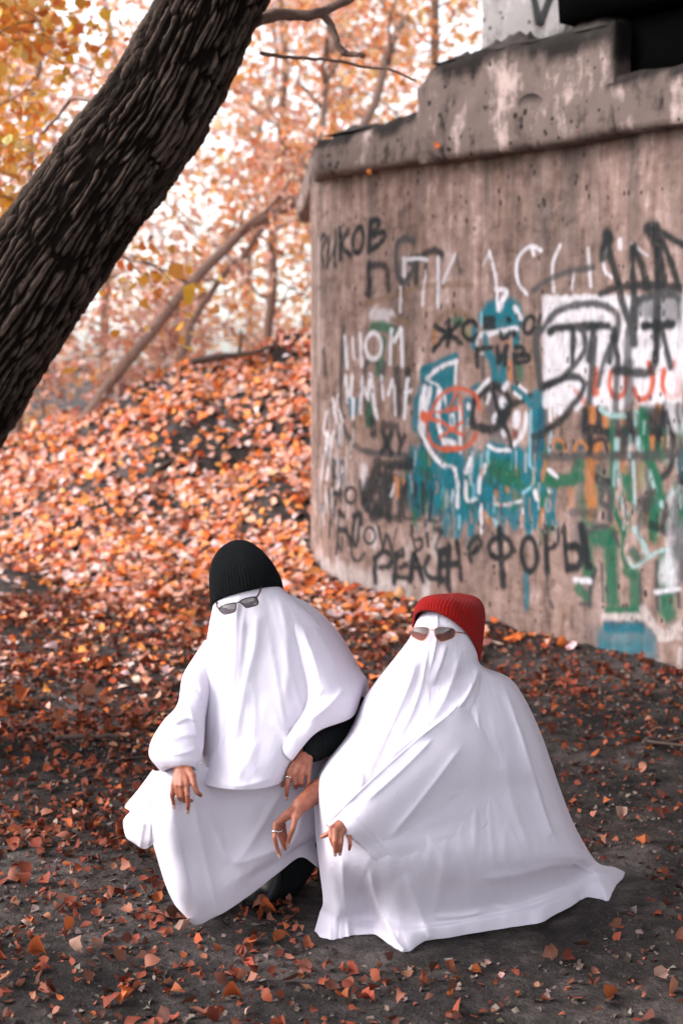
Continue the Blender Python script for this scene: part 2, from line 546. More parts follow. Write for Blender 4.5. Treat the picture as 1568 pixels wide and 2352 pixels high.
# one line per stroke: crop, colour, width, opacity, points
STROKES = """
d P 260 .35 100 900 500 1010 900 1110
a P 60 .40 95 300 92 900 95 1900
a P 40 .30 150 200 150 1200
a M 38 .55 480 690 640 640 800 590 1000 540 1300 540
a K 24 1 165 200 190 160 205 200 175 290 190 400
a K 22 1 225 180 215 405
a K 22 1 275 130 270 395
a K 20 .8 215 400 250 300 275 240
a K 30 1 310 115 315 345
a K 30 1 370 125 345 180 322 215 340 270 395 320
a K 30 1 545 60 535 180 530 285
a K 30 1 545 65 590 50 605 90 550 170 630 140 650 180 610 230 540 280
a K 36 .75 530 380 530 610
a K 36 .7 530 405 600 385 650 400 670 450 675 570
a G 38 .8 860 205 800 185 745 230 735 330 750 470 790 525 850 430 840 370 790 360
a K 36 .7 890 330 885 520
a K 36 .75 880 345 960 300 1020 280 1075 310
a K 30 .6 955 340 950 470
a W 40 .7 790 350 790 460
a W 26 .9 800 345 900 340 960 350
a W 24 .7 950 440 935 600 930 690
a W 28 .8 1050 340 1050 500 1048 700
a W 26 .7 1175 315 1130 420 1085 520
a G 22 .5 1190 330 1215 450
a W 22 .6 765 560 765 740
a G 34 .7 340 870 325 1100 315 1300 320 1500 350 1640 400 1720 470 1780 600 1810 850 1825
a W 90 .3 560 760 700 780
a N 60 .7 560 860 640 850 720 900
a N 60 .6 640 960 620 1080 600 1200
a M 44 .6 700 800 830 830
a M 60 .4 740 960 720 1120
a W 30 .85 350 930 365 1160
a W 22 .8 405 940 415 1100
a W 30 .85 465 910 470 1150
a W 32 .9 700 880 690 1130
a W 34 .9 770 870 720 960
a W 32 .9 775 880 785 1150
a G 22 .8 490 1250 500 1140 545 1110 590 1130 610 1200
a K 60 .5 745 1190 760 1480
a K 50 .65 820 1190 815 1400
a G 34 .55 650 1140 620 1300
a K 60 .45 520 1390 530 1560
a M 150 .25 440 1560 450 1690
a N 44 .5 530 1400 530 1580
a W 34 .85 350 1230 370 1420
a W 34 .8 400 1230 385 1420
a T 34 .9 382 1410 395 1510
a T 34 .9 432 1410 425 1500
a W 30 .9 410 1400 405 1550
a W 28 .6 475 1240 465 1500
a W 34 .9 540 1220 520 1400
a W 34 .9 545 1230 565 1400 588 1540
a W 24 .8 520 1390 490 1320
a W 24 .8 625 1230 640 1400
a W 34 .8 710 1260 680 1360
a W 22 .7 725 1300 730 1520
a W 30 .9 820 1250 800 1540
a W 26 .8 800 1350 850 1340
a K 50 .75 560 1560 565 1660
a K 44 .5 640 1600 740 1610
a K 36 .85 640 1650 670 1740 700 1810
a K 36 .85 700 1660 665 1740 625 1800
a K 30 .8 750 1660 770 1720
a K 28 .8 800 1670 760 1800
a W 24 .85 250 1400 290 1590
a W 24 .8 290 1370 265 1500
a W 26 .8 210 1500 190 1640 240 1700 200 1780
a W 22 .8 300 1480 330 1570
a W 26 .8 215 1650 190 1850 170 2000
a W 28 .8 260 1650 230 1850 210 2000
a G 18 .5 150 1300 140 1900
a K 40 .55 190 1040 200 1200
a G 16 .4 120 400 120 1100
e M 70 .6 330 520 330 380 380 260 470 190 560 180 660 230 710 290
e O 40 .5 340 480 350 380
e N 70 .6 540 270 590 275
e Y 80 .4 660 370 665 400
e T 130 .95 880 170 960 150 1050 130 1110 160
e T 80 .9 800 240 850 210
e T 170 .9 870 270 1110 275
e T 60 .9 1135 400 1130 510
e T 60 .85 720 350 720 520
e W 28 .8 750 380 750 520
e W 44 .9 770 410 870 400 950 375 1140 345
e W 44 .9 1120 140 1180 240
e W 46 .9 1040 0 960 130
e W 50 .9 955 160 980 110
e C 28 .7 790 190 790 300
e T 60 .85 830 420 830 520
e T 70 .9 850 560 910 700 930 860
e T 80 .9 1010 640 1000 860
e W 40 .9 795 590 800 592
e O 66 .5 1060 680 1070 830
e O 60 .4 1050 480 1045 510
e N 60 .6 1160 700 1170 830
e M 90 .35 1285 500 1290 900
e G 36 .5 800 620 805 820
e G 32 .6 1110 680 1115 860
e T 60 .9 220 760 400 680 545 620
e T 80 .9 230 830 250 760
e T 110 .95 330 850 470 780 510 740
e T 90 .95 420 905 500 850
e W 38 .9 270 840 350 760 450 700 560 665
e W 30 .85 548 690 540 880
e W 24 .8 280 860 380 905
e T 170 .55 250 1000 230 1300
e T 150 .7 450 1000 430 1300
e W 60 .95 235 930 225 1300
e W 50 .9 295 940 265 1140
e W 64 .9 390 960 380 1150
e W 30 .8 440 1010 460 1160
e T 40 .8 340 920 330 1080
e T 70 .7 170 1050 150 1300
e T 34 .8 420 1080 420 1250
e T 40 .6 540 1050 520 1100
f W 90 .8 225 0 215 300
f T 110 .8 330 100 340 380
f T 130 .6 480 120 520 420
f W 50 .9 365 0 370 120 380 240 440 430
f W 34 .85 592 60 590 560
f W 60 .7 510 160 512 240
f T 26 .9 510 180 512 230
f W 50 .8 460 400 540 430
f T 80 .95 490 560 590 590
f T 150 .85 180 600 300 680 450 760
f N 120 .5 250 560 270 600
f D 90 .5 180 680 300 740
f W 46 .95 195 260 250 400 330 540 430 640 540 680
f T 150 .85 900 520 1120 560
f N 150 .75 880 640 1100 740 1250 800
f D 80 .6 850 790 900 850
f N 110 .6 980 740 1040 760
f T 90 .85 1180 540 1230 760
f T 110 .85 1340 620 1350 860
f T 80 .9 480 700 510 850 530 1000
f T 90 .75 400 790 380 1000
f T 60 .85 550 990 480 1080
f T 90 .85 600 1020 570 1150 560 1300
f T 70 .9 720 780 745 980 700 1200
f T 60 .85 690 1130 690 1300
f B 60 .55 300 850 300 1150
f T 50 .8 880 860 840 980
f T 50 .8 1250 980 1250 1300
f T 50 .85 1335 1020 1310 1230
f T 60 .85 1440 1050 1455 1230
f T 60 .85 1500 900 1480 1100
f T 60 .6 1010 1060 980 1180
f T 50 .6 1120 1120 1110 1250
f T 60 .5 450 1100 430 1300
f W 40 .85 540 690 560 860 560 1040
f W 40 .9 685 575 640 710
f W 44 .85 830 640 775 780 765 900
f W 34 .85 640 800 650 980 740 970
f W 34 .85 790 1030 790 1300
f C 34 .8 1275 120 1270 400 1270 640
f W 34 .85 860 450 940 490 1060 490
f C 28 .8 1290 660 1300 820 1200 910
f W 50 .9 1320 900 1340 960
f W 50 .85 1460 850 1470 890
f W 26 .8 1070 1015 1180 990
f P 30 .8 900 1020 1080 1030
f W 34 .8 1200 1080 1200 1110
f C 36 .9 915 1180 940 1240
f O 44 .8 930 900 920 990
f O 70 .7 830 1120 860 1180
f O 50 .6 1030 870 1035 885
f O 44 .6 1110 900 1110 960
f O 56 .6 1410 600 1400 780
f O 46 .6 1390 1080 1380 1220
f O 46 .55 1200 1150 1205 1180
f V 220 .6 950 100 960 300
e V 200 .65 930 1060 960 1180
f W 50 .95 1230 130 1210 300 1100 440
f Q 70 .8 1120 310 1125 350
e W 84 .9 995 1060 1005 1085
f W 84 .95 930 180 930 200
f W 84 .9 1130 150 1125 230
e W 44 .9 1010 1160 1014 1162
f W 50 .85 1000 320 1010 345
e W 34 .8 865 1000 845 1070
e T 90 .8 660 1080 650 1240
e W 52 .9 668 1100 668 1112
f W 40 .8 670 200 670 250
e T 26 .9 1015 1090 1020 1092
f T 26 .9 930 190 932 200
e K 54 .9 700 1240 720 1060 800 960 900 905 1010 960 1060 1050 1040 1150 960 1240
f K 60 .9 690 230 760 270 900 280 1000 200 1050 120
e K 38 .9 1285 1000 1190 1050 1100 1090 960 1180
e K 36 .85 900 920 930 1080 960 1200
f K 36 .85 960 160 1050 330 1075 460
e T 56 .85 1100 930 1200 1000 1270 1090
e W 30 .8 1160 910 1230 960
e W 30 .8 1100 970 1170 1020
e W 50 .9 1040 880 1010 930
e T 40 .8 690 945 770 900
e W 40 .8 740 970 860 850
e T 100 .75 1340 1000 1340 1300
f T 100 .75 1340 150 1340 600
f B 80 .7 1390 100 1370 450
f G 60 .45 1310 420 1310 560
f K 40 .55 1290 355 1420 325
f C 24 .8 1470 300 1460 520
f N 90 .7 1470 780 1530 790
f W 32 .85 1450 680 1530 760
e R 32 .9 300 1220 320 1140 360 1050 440 970 560 930 680 960 750 1040 770 1140
f R 34 .9 290 130 270 230 290 370 340 450 440 490 600 475 680 430 740 330
f R 36 .85 240 165 390 210 500 280 610 340
f R 34 .85 390 370 500 290 610 210
f R 46 .85 430 470 600 470
e R 24 .8 590 1000 610 1200
e R 40 .8 460 1140 560 1130
e R 22 .8 340 1170 400 1160 480 1150
e R 30 .6 560 950 500 1100 f
f R 92 1 230 160 255 170
e K 40 1 480 260 475 400 465 510
e K 40 1 350 325 470 400
e K 38 1 580 290 470 400
e K 40 1 330 560 400 470 470 400
e K 40 1 470 400 600 490
e K 36 .95 830 250 900 245 910 280 830 320 915 335
e K 34 .9 825 250 825 335
e K 40 1 1053 250 1057 262
e K 36 1 980 385 990 440 1040 425 1062 380
e K 48 1 1108 390 1112 398
e K 34 1 1380 220 1340 330
e K 42 1 750 560 750 710
e K 38 1 740 552 890 530
e K 38 1 945 530 955 670
e K 38 1 1040 520 960 680
e K 38 1 1030 530 1020 690
e K 36 1 1120 530 1190 530 1200 580 1120 620 1240 610 1245 655 1180 675 1120 670 1110 600
b W 26 .85 500 280 420 250 340 310 310 420 330 540 390 610
b W 30 .8 420 250 440 310
b W 28 .9 110 290 150 480 170 690
b W 16 .5 110 290 60 390
b W 30 .8 150 570 240 590 180 700
b W 26 .85 640 240 590 380 590 590
b W 24 .6 850 260 870 550
b W 24 .8 990 250 960 350 980 440 1020 480
b W 34 .6 1090 200 1090 260
b W 20 .4 740 440 730 580
b W 20 .4 1180 230 1300 320
b G 34 .55 440 580 560 500 700 440 880 410
PANEL
b W 30 .9 560 1380 570 1560
b W 24 .9 600 1380 604 1530
b W 24 .9 640 1380 636 1500
b W 20 .9 1300 1430 1302 1510
b R 64 .9 900 1180 900 1350
b R 46 .95 1020 1200 1010 1310 1060 1385 1130 1340 1145 1210
b R 46 .95 1200 1330 1240 1400 1310 1375 1338 1250 1310 1130
b R 48 .95 1420 1190 1410 1310 1470 1385 1530 1335 1510 1130
b R 44 .4 760 1340 830 1420
b K 46 .85 1000 170 1010 300 1060 480 1090 620 1130 750 1170 830
b K 40 .85 1000 170 960 250 955 340
b K 60 .9 990 160 1005 190
b K 46 .85 1190 260 1190 500 1200 700 1200 980
b K 44 .85 1190 260 1240 350 1290 520 1300 560
b K 44 .9 1330 110 1360 300 1370 560 1360 850 1350 1100
b K 90 .9 1322 110 1340 125
b K 40 .9 1340 130 1420 250 1480 400 1530 540
b K 40 .85 1380 270 1420 540
b K 36 .9 1360 120 1568 240
b K 40 .8 940 610 1050 560 1200 545 1400 545 1568 570
b G 40 .85 510 880 560 800 640 730 760 690 880 680 980 700 1060 750 1075 830 1060 950
b G 44 .85 1180 900 1180 750 1230 660 1340 620 1450 610 1530 640 1550 750 1550 1000
b G 130 .35 1270 700 1500 720
b K 44 .95 570 890 640 860 900 850 1000 850
b K 36 .9 740 880 735 1130
b K 44 .85 900 860 860 1100
b K 40 .85 1040 880 1060 1000 1075 1160
b K 34 .85 1030 930 1010 1120
b G 60 .6 1160 900 1150 1150
b K 46 1 1270 850 1490 835
b K 40 .9 1370 860 1360 1100
b K 36 .85 1400 860 1470 1160
b G 50 .85 480 870 460 960 470 1120 490 1280 510 1310
b G 38 .9 510 1310 620 1270 700 1200 800 1080 830 1000 820 900 780 860
b K 38 .85 510 1310 640 1250 760 1230 820 1280 800 1360 720 1470 640 1570 540 1630
b G 42 .85 900 950 880 1200 860 1400 850 1550
b G 30 .8 1010 1000 950 1180 920 1300
b G 46 .7 1070 1160 1060 1400 1070 1650
b G 70 .55 1160 1150 1160 1500 1140 1700
b K 46 .8 1040 1180 1200 1200 1300 1200 1355 1130
g O 84 .85 680 100 690 250
g O 80 .85 800 190 800 250
g O 80 .85 1320 80 1310 170
g O 100 .85 730 430 720 500
g O 70 .8 1260 380 1260 480
g O 90 .85 1390 360 1380 480
g O 80 .5 690 580 720 590
g O 40 .7 850 440 850 500
g O 50 .6 980 200 985 215
g K 50 .85 610 100 600 300
g K 60 .85 740 90 740 270
g K 60 .85 640 270 760 300 830 320
g K 150 .75 1250 160 1400 190
g K 70 .85 1400 60 1380 300
g K 60 .85 1220 310 1460 300
g K 50 .8 1470 320 1460 560 1430 680 1350 770
g K 46 .85 660 350 660 620 690 730 760 790 860 810
g K 36 .85 680 420 740 390 800 400 820 500
g K 40 .85 1310 330 1310 500
g K 80 .8 1550 150 1540 250
g K 100 .5 960 320 960 480
g K 90 .65 1040 180 1050 350
g K 60 .8 840 320 850 370
g N 42 .9 880 150 870 400 880 800 880 1000 920 1150 990 1280
g L 50 .85 760 90 860 150 980 150
g N 84 .9 1170 110 1190 350 1240 600 1310 800 1330 1000
g L 44 .85 1110 120 1110 230
g L 60 .6 920 400 920 480
g L 70 .5 1130 400 1150 480
g L 60 .7 920 600 900 820
g L 36 .85 1080 600 1090 800 1090 1000
g N 70 .8 1030 780 1040 960
g L 44 .85 1230 700 1290 900 1310 1100
g N 90 .85 1290 950 1270 1250
g L 44 .6 940 950 1020 1130
g Y 90 .3 1170 650 1170 820
g N 40 .85 1370 980 1450 910 1560 870
g L 50 .7 1350 1010 1352 1030
g G 62 .5 200 550 500 560 860 550 1568 530
g O 34 .75 290 430 340 390 400 420 410 490
g D 70 .8 345 445 360 455
g O 44 .75 510 480 560 410 620 470
g B 50 .8 565 460 575 465
g O 110 .45 650 640 660 1000
g O 60 .35 470 880 470 1030
g N 90 .85 240 800 420 790 560 760
g N 100 .7 520 690 560 640
g W 36 .85 270 690 330 750
g G 50 .75 760 800 840 900 860 1170
g G 40 .7 780 900 760 1000 820 1040
g G 60 .3 480 1100 700 1110
c W 110 .35 640 800 640 1050
c K 44 .9 290 720 260 1100
c K 36 .9 290 720 380 725 420 790 400 880 380 1000
c K 40 .85 260 900 350 910
c K 40 .85 265 1100 370 1110
c K 28 .8 220 1050 240 1400
c K 26 .8 310 1150 270 1350
c K 26 .8 370 1000 365 1200
c K 60 .75 120 1270 165 1262
c K 36 .7 600 950 620 1250
c K 60 .7 640 1100 660 1270
c K 150 .8 800 870 700 1100 760 1320
c K 130 .8 930 880 830 1290
c K 90 .75 960 980 930 1370
c K 90 .8 1100 1010 1080 1370
c K 60 .85 1240 1010 1240 1370
c K 60 .8 1340 1000 1340 1350
c K 40 .8 1440 1080 1410 1410
c K 60 .65 780 720 880 745 1080 740 1200 720
c K 50 .8 920 790 1200 790
c K 60 .4 700 1300 1050 1400
c K 34 .35 1100 1390 1500 1430
c O 60 .8 1010 920 1040 1120
c O 40 .7 1110 940 1100 975
c W 26 .85 1000 990 985 1060 960 1130
d K 50 .9 440 355 490 340 505 420
d K 38 .9 440 350 425 500 410 640
d K 34 .85 360 480 400 630
d K 34 .85 410 560 460 640 490 420
d K 26 .9 675 460 700 580 720 680
d K 28 .85 720 680 760 540 810 690
d K 18 .5 810 690 850 480
d K 30 .6 400 640 420 760 480 790 540 720
d K 24 .8 200 150 190 560
d K 30 .85 290 310 260 720
d K 40 .85 290 310 330 350
d K 44 .85 280 490 350 490
d K 24 .8 260 600 310 690 320 560
d K 22 .7 70 380 75 620
d K 50 .7 115 270 125 275
d K 24 .5 110 420 110 550
d K 28 .9 1000 450 1005 510
d K 24 .8 1010 560 1040 690 1100 650 1090 580 1030 590
d K 40 .9 1130 430 1134 432
d K 28 .9 1155 530 1165 650
d K 40 .6 1230 480 1290 490
d K 30 .6 1290 510 1240 680 1380 660
d K 48 .95 640 770 640 1000
d K 42 .95 640 770 720 705 800 740 790 830 690 860
d K 48 .95 850 730 830 1000
d K 40 .9 840 730 910 740 910 680
d K 36 .9 890 860 950 830
d K 36 .9 830 950 950 960
d K 46 .95 1020 730 980 990
d K 44 .95 1030 730 1110 990
d K 34 .9 990 860 1090 860
d K 38 .9 1170 750 1130 850 1160 940 1240 970
d K 52 .95 1280 720 1270 990
d K 52 .95 1360 640 1360 1080
d K 44 .9 1270 720 1340 700
d K 46 .9 1270 840 1450 820
d K 46 .9 1270 980 1340 980
d K 42 .95 1440 600 1485 970
k K 17 .9 690 495 722 450 742 478 708 515 692 520 700 545
k K 22 .95 815 420 822 540 832 650
h T 60 .8 30 0 40 200
h T 50 .8 140 0 110 200
h T 44 .8 260 0 320 180
h T 50 .55 30 640 30 1000
h N 140 .85 700 300 850 290
h N 110 .85 620 450 640 640
h N 125 .85 860 400 870 900
h N 60 .85 820 1020 1100 1020
h N 100 .75 1090 700 1100 1000
h N 80 .7 1010 620 1100 650
h G 40 .8 650 250 720 200 820 195
h G 36 .8 880 270 930 380
h G 40 .85 700 620 660 760 650 970
h G 24 .6 770 560 780 930
h G 24 .6 1150 640 1150 1040
h W 50 .8 505 718 650 730
h N 80 .7 540 800 610 880
h G 30 .6 560 950 640 960
h N 150 .85 1400 520 1410 1030
h G 34 .75 1300 540 1310 1000
h G 36 .8 1500 530 1530 980
h W 40 .75 1290 840 1530 805
h N 40 .9 890 0 970 240 990 270
h N 36 .9 1000 200 970 380 980 500 1010 580
h N 80 .7 1280 60 1270 300
h D 90 .7 1080 450 1120 500
h L 50 .75 1100 220 1160 340 1200 460
h L 34 .8 1030 500 1080 590 1160 550 1250 480 1400 420 1540 480
h K 60 .5 1250 180 1420 240 1568 220
h N 60 .8 1430 180 1568 200
h K 90 .5 1540 300 1560 480
h P 70 .8 800 1085 1140 1085
h B 80 .85 830 1180 1140 1180
h T 200 .5 820 1300 1180 1300
h T 150 .32 780 1440 1230 1430
h P 90 .5 1180 1010 1300 1200 1400 1260 1560 1150
h P 50 .5 1340 1300 1530 1280
h P 50 .5 1540 1400 1530 1568
h K 46 1 215 190 225 400 240 640
h K 36 .95 220 215 310 220 345 290 310 380 250 420
h K 42 .95 400 210 430 620
h K 56 .95 430 395 520 385 565 470 540 580 440 600
h K 60 .95 575 190 640 580
h G 30 .45 240 650 240 860 290 990
"""
CS, CZ = 0.005, 0.005
S0, S1, Z0, Z1 = -1.35, 4.6, -0.25, PIER_TOP
cw, chh = int((S1 - S0) / CS), int((Z1 - Z0) / CZ)
canvas = np.zeros((chh, cw, 4), np.float32)
cs_ax = S0 + (np.arange(cw) + 0.5) * CS
cz_ax = Z0 + (np.arange(chh) + 0.5) * CZ

def draw(crop, col, width, op, pts, soft=0.35):
    if crop == 'm':                                        # points straight in wall metres, width in metres
        H, k, ox, oy = [(x, y, 1.0) for x, y in pts], 1 / 1.63265 / FPX, 0, 0
    else:
        ox, oy, k = CROPS[crop]
        H = [wall_hit((ox + x / k) / 1.63265, (oy + y / k) / 1.63265) for x, y in pts]
    t = sum(h[2] for h in H) / len(H)
    r = width / k / 1.63265 / FPX * t * 0.5 * {'K': 1.6, 'G': 1.5, 'T': 1.45, 'N': 1.4, 'B': 1.4}.get(col, 1.15)
    Q = np.array([(h[0], h[1]) for h in H])
    if len(Q) > 2: Q = catmull(Q, len(Q) * 5)
    e = r * soft + 0.004
    lo, hi = Q.min(0) - r - e, Q.max(0) + r + e
    i0, i1 = max(int((lo[0] - S0) / CS), 0), min(int((hi[0] - S0) / CS) + 2, cw)
    j0, j1 = max(int((lo[1] - Z0) / CZ), 0), min(int((hi[1] - Z0) / CZ) + 2, chh)
    if i0 >= i1 or j0 >= j1: return
    X, Y = np.meshgrid(cs_ax[i0:i1], cz_ax[j0:j1])
    D = np.full(X.shape, 9.0)
    wob = 0.22 * r * noise3(X * 40, Y * 16, 0, len(pts) + int(width))
    for a, b in zip(Q[:-1], Q[1:]):
        ab = b - a
        u = np.clip(((X - a[0]) * ab[0] + (Y - a[1]) * ab[1]) / (ab @ ab + 1e-9), 0, 1)
        D = np.minimum(D, np.hypot(X - a[0] - u * ab[0], Y - a[1] - u * ab[1]))
    A = (op ** (0.35 if col in 'KG' else 0.5) * (1 - sstep(r - e, r + e, D + wob)))[..., None]
    c = np.array(PAINT[col], np.float32)
    reg = canvas[j0:j1, i0:i1]
    na = A + reg[..., 3:] * (1 - A)
    reg[..., :3] = (c * A + reg[..., :3] * reg[..., 3:] * (1 - A)) / np.maximum(na, 1e-5)
    reg[..., 3:] = na

def panel():
    for x in np.arange(535, 1545, 26):
        y1 = 1430 + 40 * math.sin(x * 0.02) + random.uniform(-30, 30) + (60 if x < 640 else 0)
        draw('b', 'W', 56, 0.62, [(x, 650 + random.uniform(-12, 12)), (x + random.uniform(-6, 6), 1000), (x, y1)])

rq = random.Random(9)
for i in range(130):                                        # older washes of teal and green under the lettering
    x, y = rq.uniform(120, 1420), rq.uniform(470, 960)
    draw('f', rq.choice('TTTNTB'), rq.uniform(60, 130), rq.uniform(.5, .95), [(x, y), (x + rq.uniform(-20, 20), y + rq.uniform(40, 120)), (x + rq.uniform(-20, 20), y + rq.uniform(120, 220))], 0.6)
for i in range(26):
    x, y = rq.uniform(180, 560), rq.uniform(900, 1250)
    draw('e', rq.choice('TTTWB'), rq.uniform(40, 80), rq.uniform(.4, .7), [(x, y), (x + rq.uniform(-20, 20), y + 90)], 0.6)
for i in range(60):
    x, y = rq.uniform(500, 1560), rq.uniform(80, 1300)
    draw('g', rq.choice('NNDVGGKMPO'), rq.uniform(50, 110), rq.uniform(.25, .55), [(x, y), (x + rq.uniform(-20, 20), y + rq.uniform(80, 220))], 0.7)
for i in range(30):
    x, y = rq.uniform(100, 1400), rq.uniform(0, 1250)
    draw('d', rq.choice('PPPWV'), rq.uniform(40, 110), rq.uniform(.12, .4), [(x, y), (x + rq.uniform(-20, 20), y + rq.uniform(60, 200))], 0.9)
for ln in STROKES.strip().splitlines():
    w = ln.split()
    if w[0] == 'PANEL':
        panel()
        continue
    w = [q for q in w[:4]] + [q for q in w[4:] if q.replace('.', '').isdigit()]
    v = [float(q) for q in w[4:]]
    draw(w[0], w[1], float(w[2]), float(w[3]), list(zip(v[0::2], v[1::2])))
rm = random.Random(21)
for i in range(120):                                       # the painting goes on along the face beyond the picture's edge
    x, z = rm.uniform(2.5, 4.4), min(max(rm.gauss(1.15, 0.5), 0.2), 2.3)
    draw('m', rm.choice('TNNGKKWWPOVD'), rm.uniform(0.03, 0.11), rm.uniform(.3, .8), [(x, z), (x + rm.uniform(-.06, .06), z - rm.uniform(.05, .2)), (x + rm.uniform(-.08, .08), z - rm.uniform(.2, .4))])
for i in range(16):
    x, z = rm.uniform(2.7, 4.3), rm.uniform(0.5, 2.0)
    draw('m', rm.choice('KKGWRT'), 0.03, .9, [(x + 0.16 * math.cos(a * 1.3 + i) * (1 + 0.4 * math.sin(a * 2.1 * i)), z + 0.15 * math.sin(a * 1.7 + i * 2)) for a in range(6)])
rp = random.Random(3)
for i in range(90):                                       # runs, dabs and overspray in the densely painted middle
    x, y = rp.uniform(60, 1560), rp.uniform(480, 1290)
    col = rp.choice('TTTTNNWWCOBDG') if x < 1150 else rp.choice('OPPGNW')
    draw('f', col, rp.uniform(10, 38), rp.uniform(.15, .6), [(x, y), (x + rp.uniform(-8, 8), y + rp.uniform(30, 90)), (x + rp.uniform(-8, 8), y + rp.uniform(90, 190))])
for i in range(50):
    x, y = rp.uniform(850, 1560), rp.uniform(40, 1250)
    draw('g', rp.choice('NNNLLGGKDP'), rp.uniform(10, 36), rp.uniform(.15, .55), [(x, y), (x + rp.uniform(-10, 10), y + rp.uniform(40, 110)), (x + rp.uniform(-10, 10), y + rp.uniform(110, 220))])
for i in range(60):
    x, y = rp.uniform(60, 560), rp.uniform(0, 1300)
    draw('c', rp.choice('WWPPGG'), rp.uniform(12, 34), rp.uniform(.25, .7), [(x, y), (x + rp.uniform(-6, 6), y + 90), (x, y + rp.uniform(120, 320))])
for crop, col, width, op, pts in [
        ('a', 'K', 28, 1, ell(448, 200, 38, 98, tilt=8)), ('a', 'W', 32, .85, ell(565, 1000, 58, 98)),
        ('e', 'K', 36, 1, ell(685, 362, 68, 92, 20, 330)), ('e', 'K', 34, 1, ell(1262, 310, 52, 86, tilt=18)),
        ('c', 'K', 28, .95, ell(485, 1120, 58, 96)), ('d', 'K', 22, .9, ell(590, 545, 54, 80)),
        ('k', 'K', 19, .95, ell(820, 495, 46, 44)), ('h', 'K', 46, 1, ell(60, 470, 76, 165, tilt=-4))]:
    draw(crop, col, width, op, pts)

# ------------------------------------------------------------------ pier wall
pier = empty("bridge_pier", (float(PA[0]), float(PA[1]), 0))
tag(pier, "round nosed concrete bridge pier covered in graffiti, stained cap on top", "bridge pier")
POFF = np.array([PA[0], PA[1], 0])
s_ax = np.concatenate([np.linspace(-NOSE_R * math.pi, S0 - 0.04, 50), np.arange(S0, 2.75, 0.0085), np.arange(2.77, S1, 0.022), np.linspace(S1 + 0.03, 7.0, 30)])
z_ax = np.arange(-0.25, PIER_TOP + 0.001, 0.0085)
SS, ZZ = np.meshgrid(s_ax, z_ax)
XY, NN = pier_xy(SS)
board = np.floor(SS / 0.115 + 0.25 * noise3(np.floor(SS / 0.115), 0.5, 0, 9))
bh = _h(board.astype(np.int64), np.zeros_like(board, dtype=np.int64), np.zeros_like(board, dtype=np.int64), 77)
edge = np.abs((SS / 0.115) % 1 - 0.5) * 2
rel = 0.0022 * bh - 0.004 * sstep(0.93, 1.0, edge) * (0.5 + 0.5 * noise3(SS * 3, ZZ * 1.2, 0, 15))
rel = rel + 0.004 * fbm(SS * 1.5, ZZ * 0.8, 0, 51, 3) - 0.006 * sstep(0.55, 0.75, fbm(SS * 16, ZZ * 11, 0, 61, 2))
rel = rel - 0.012 * sstep(0.5, 0.9, fbm(SS * 4, ZZ * 6, 0, 63, 3)) * sstep(0.5, 0.0, ZZ)
V = np.stack([XY[..., 0] + rel * NN[..., 0], XY[..., 1] + rel * NN[..., 1], ZZ], -1).reshape(-1, 3) - POFF
wall_me = mesh_np("wall", V, grid_faces(len(s_ax), len(z_ax))[:, ::-1])
ci = np.clip((SS - S0) / CS - 0.5, 0, cw - 1.001)
cj = np.clip((ZZ - Z0) / CZ - 0.5, 0, chh - 1.001)
i, j = ci.astype(int), cj.astype(int)
fi, fj = (ci - i)[..., None], (cj - j)[..., None]
pm = canvas.copy()
smp = (pm[j, i] * (1 - fi) + pm[j, i + 1] * fi) * (1 - fj) + (pm[j + 1, i] * (1 - fi) + pm[j + 1, i + 1] * fi) * fj
smp[..., 3] *= ((SS > S0 + 0.02) & (SS < S1 - 0.03))
vcol(wall_me, 'paint', smp.reshape(-1, 4))
uvl = wall_me.uv_layers.new(name="metres")
li = np.zeros(len(wall_me.loops), np.int32)
wall_me.loops.foreach_get('vertex_index', li)
uvl.data.foreach_set('uv', np.stack([SS.ravel()[li], ZZ.ravel()[li]], -1).astype(np.float32).ravel())
obj("wall", wall_me, M_WALL, pier)

def rough_prism(poly, z0, z1, res=0.03, amp=0.012, seed=1, chip=0.03):
    """extruded outline with worn edges; poly counter-clockwise"""
    poly = np.asarray(poly, float)
    pts = []
    for a, b in zip(poly, np.roll(poly, -1, 0)):
        n = max(2, int(np.linalg.norm(b - a) / res))
        pts.append(a + (b - a) * np.linspace(0, 1, n, endpoint=False)[:, None])
    P = np.concatenate(pts)
    n = len(P)
    nz = max(3, int((z1 - z0) / res) + 1)
    z = np.linspace(z0, z1, nz)
    T = np.roll(P, -1, 0) - np.roll(P, 1, 0)
    N = np.stack([T[:, 1], -T[:, 0]], 1)
    N /= np.linalg.norm(N, axis=1, keepdims=True)
    PPx, Zz = np.meshgrid(np.arange(n), z)
    base = P[PPx]
    d = amp * fbm(base[..., 0] * 6, base[..., 1] * 6, Zz * 6, seed, 4)
    eg = np.minimum(Zz - z0, z1 - Zz)
    ch = chip * sstep(0.03, 0.0, eg) * (0.45 + 0.55 * np.clip(fbm(base[..., 0] * 5, base[..., 1] * 5, Zz * 3, seed + 3, 3) * 1.4, -0.5, 1))
    d = d - ch
    Vs = np.concatenate([base + d[..., None] * N[PPx], (Zz + 0.4 * amp * noise3(base[..., 0] * 7, base[..., 1] * 7, 0, seed + 9))[..., None]], -1).reshape(-1, 3)
    F = grid_faces(n, nz, True)
    c = P.mean(0)
    Vs = np.concatenate([Vs, [[c[0], c[1], z0], [c[0], c[1], z1]]])
    k = np.arange(n); k2 = (k + 1) % n
    F3 = np.concatenate([np.stack([k2, k, np.full(n, n * nz)], 1), np.stack([(nz - 1) * n + k, (nz - 1) * n + k2, np.full(n, n * nz + 1)], 1)])
    return Vs, [F, F3]

def wxy(s, o):
    return PA + s * WD + o * WN

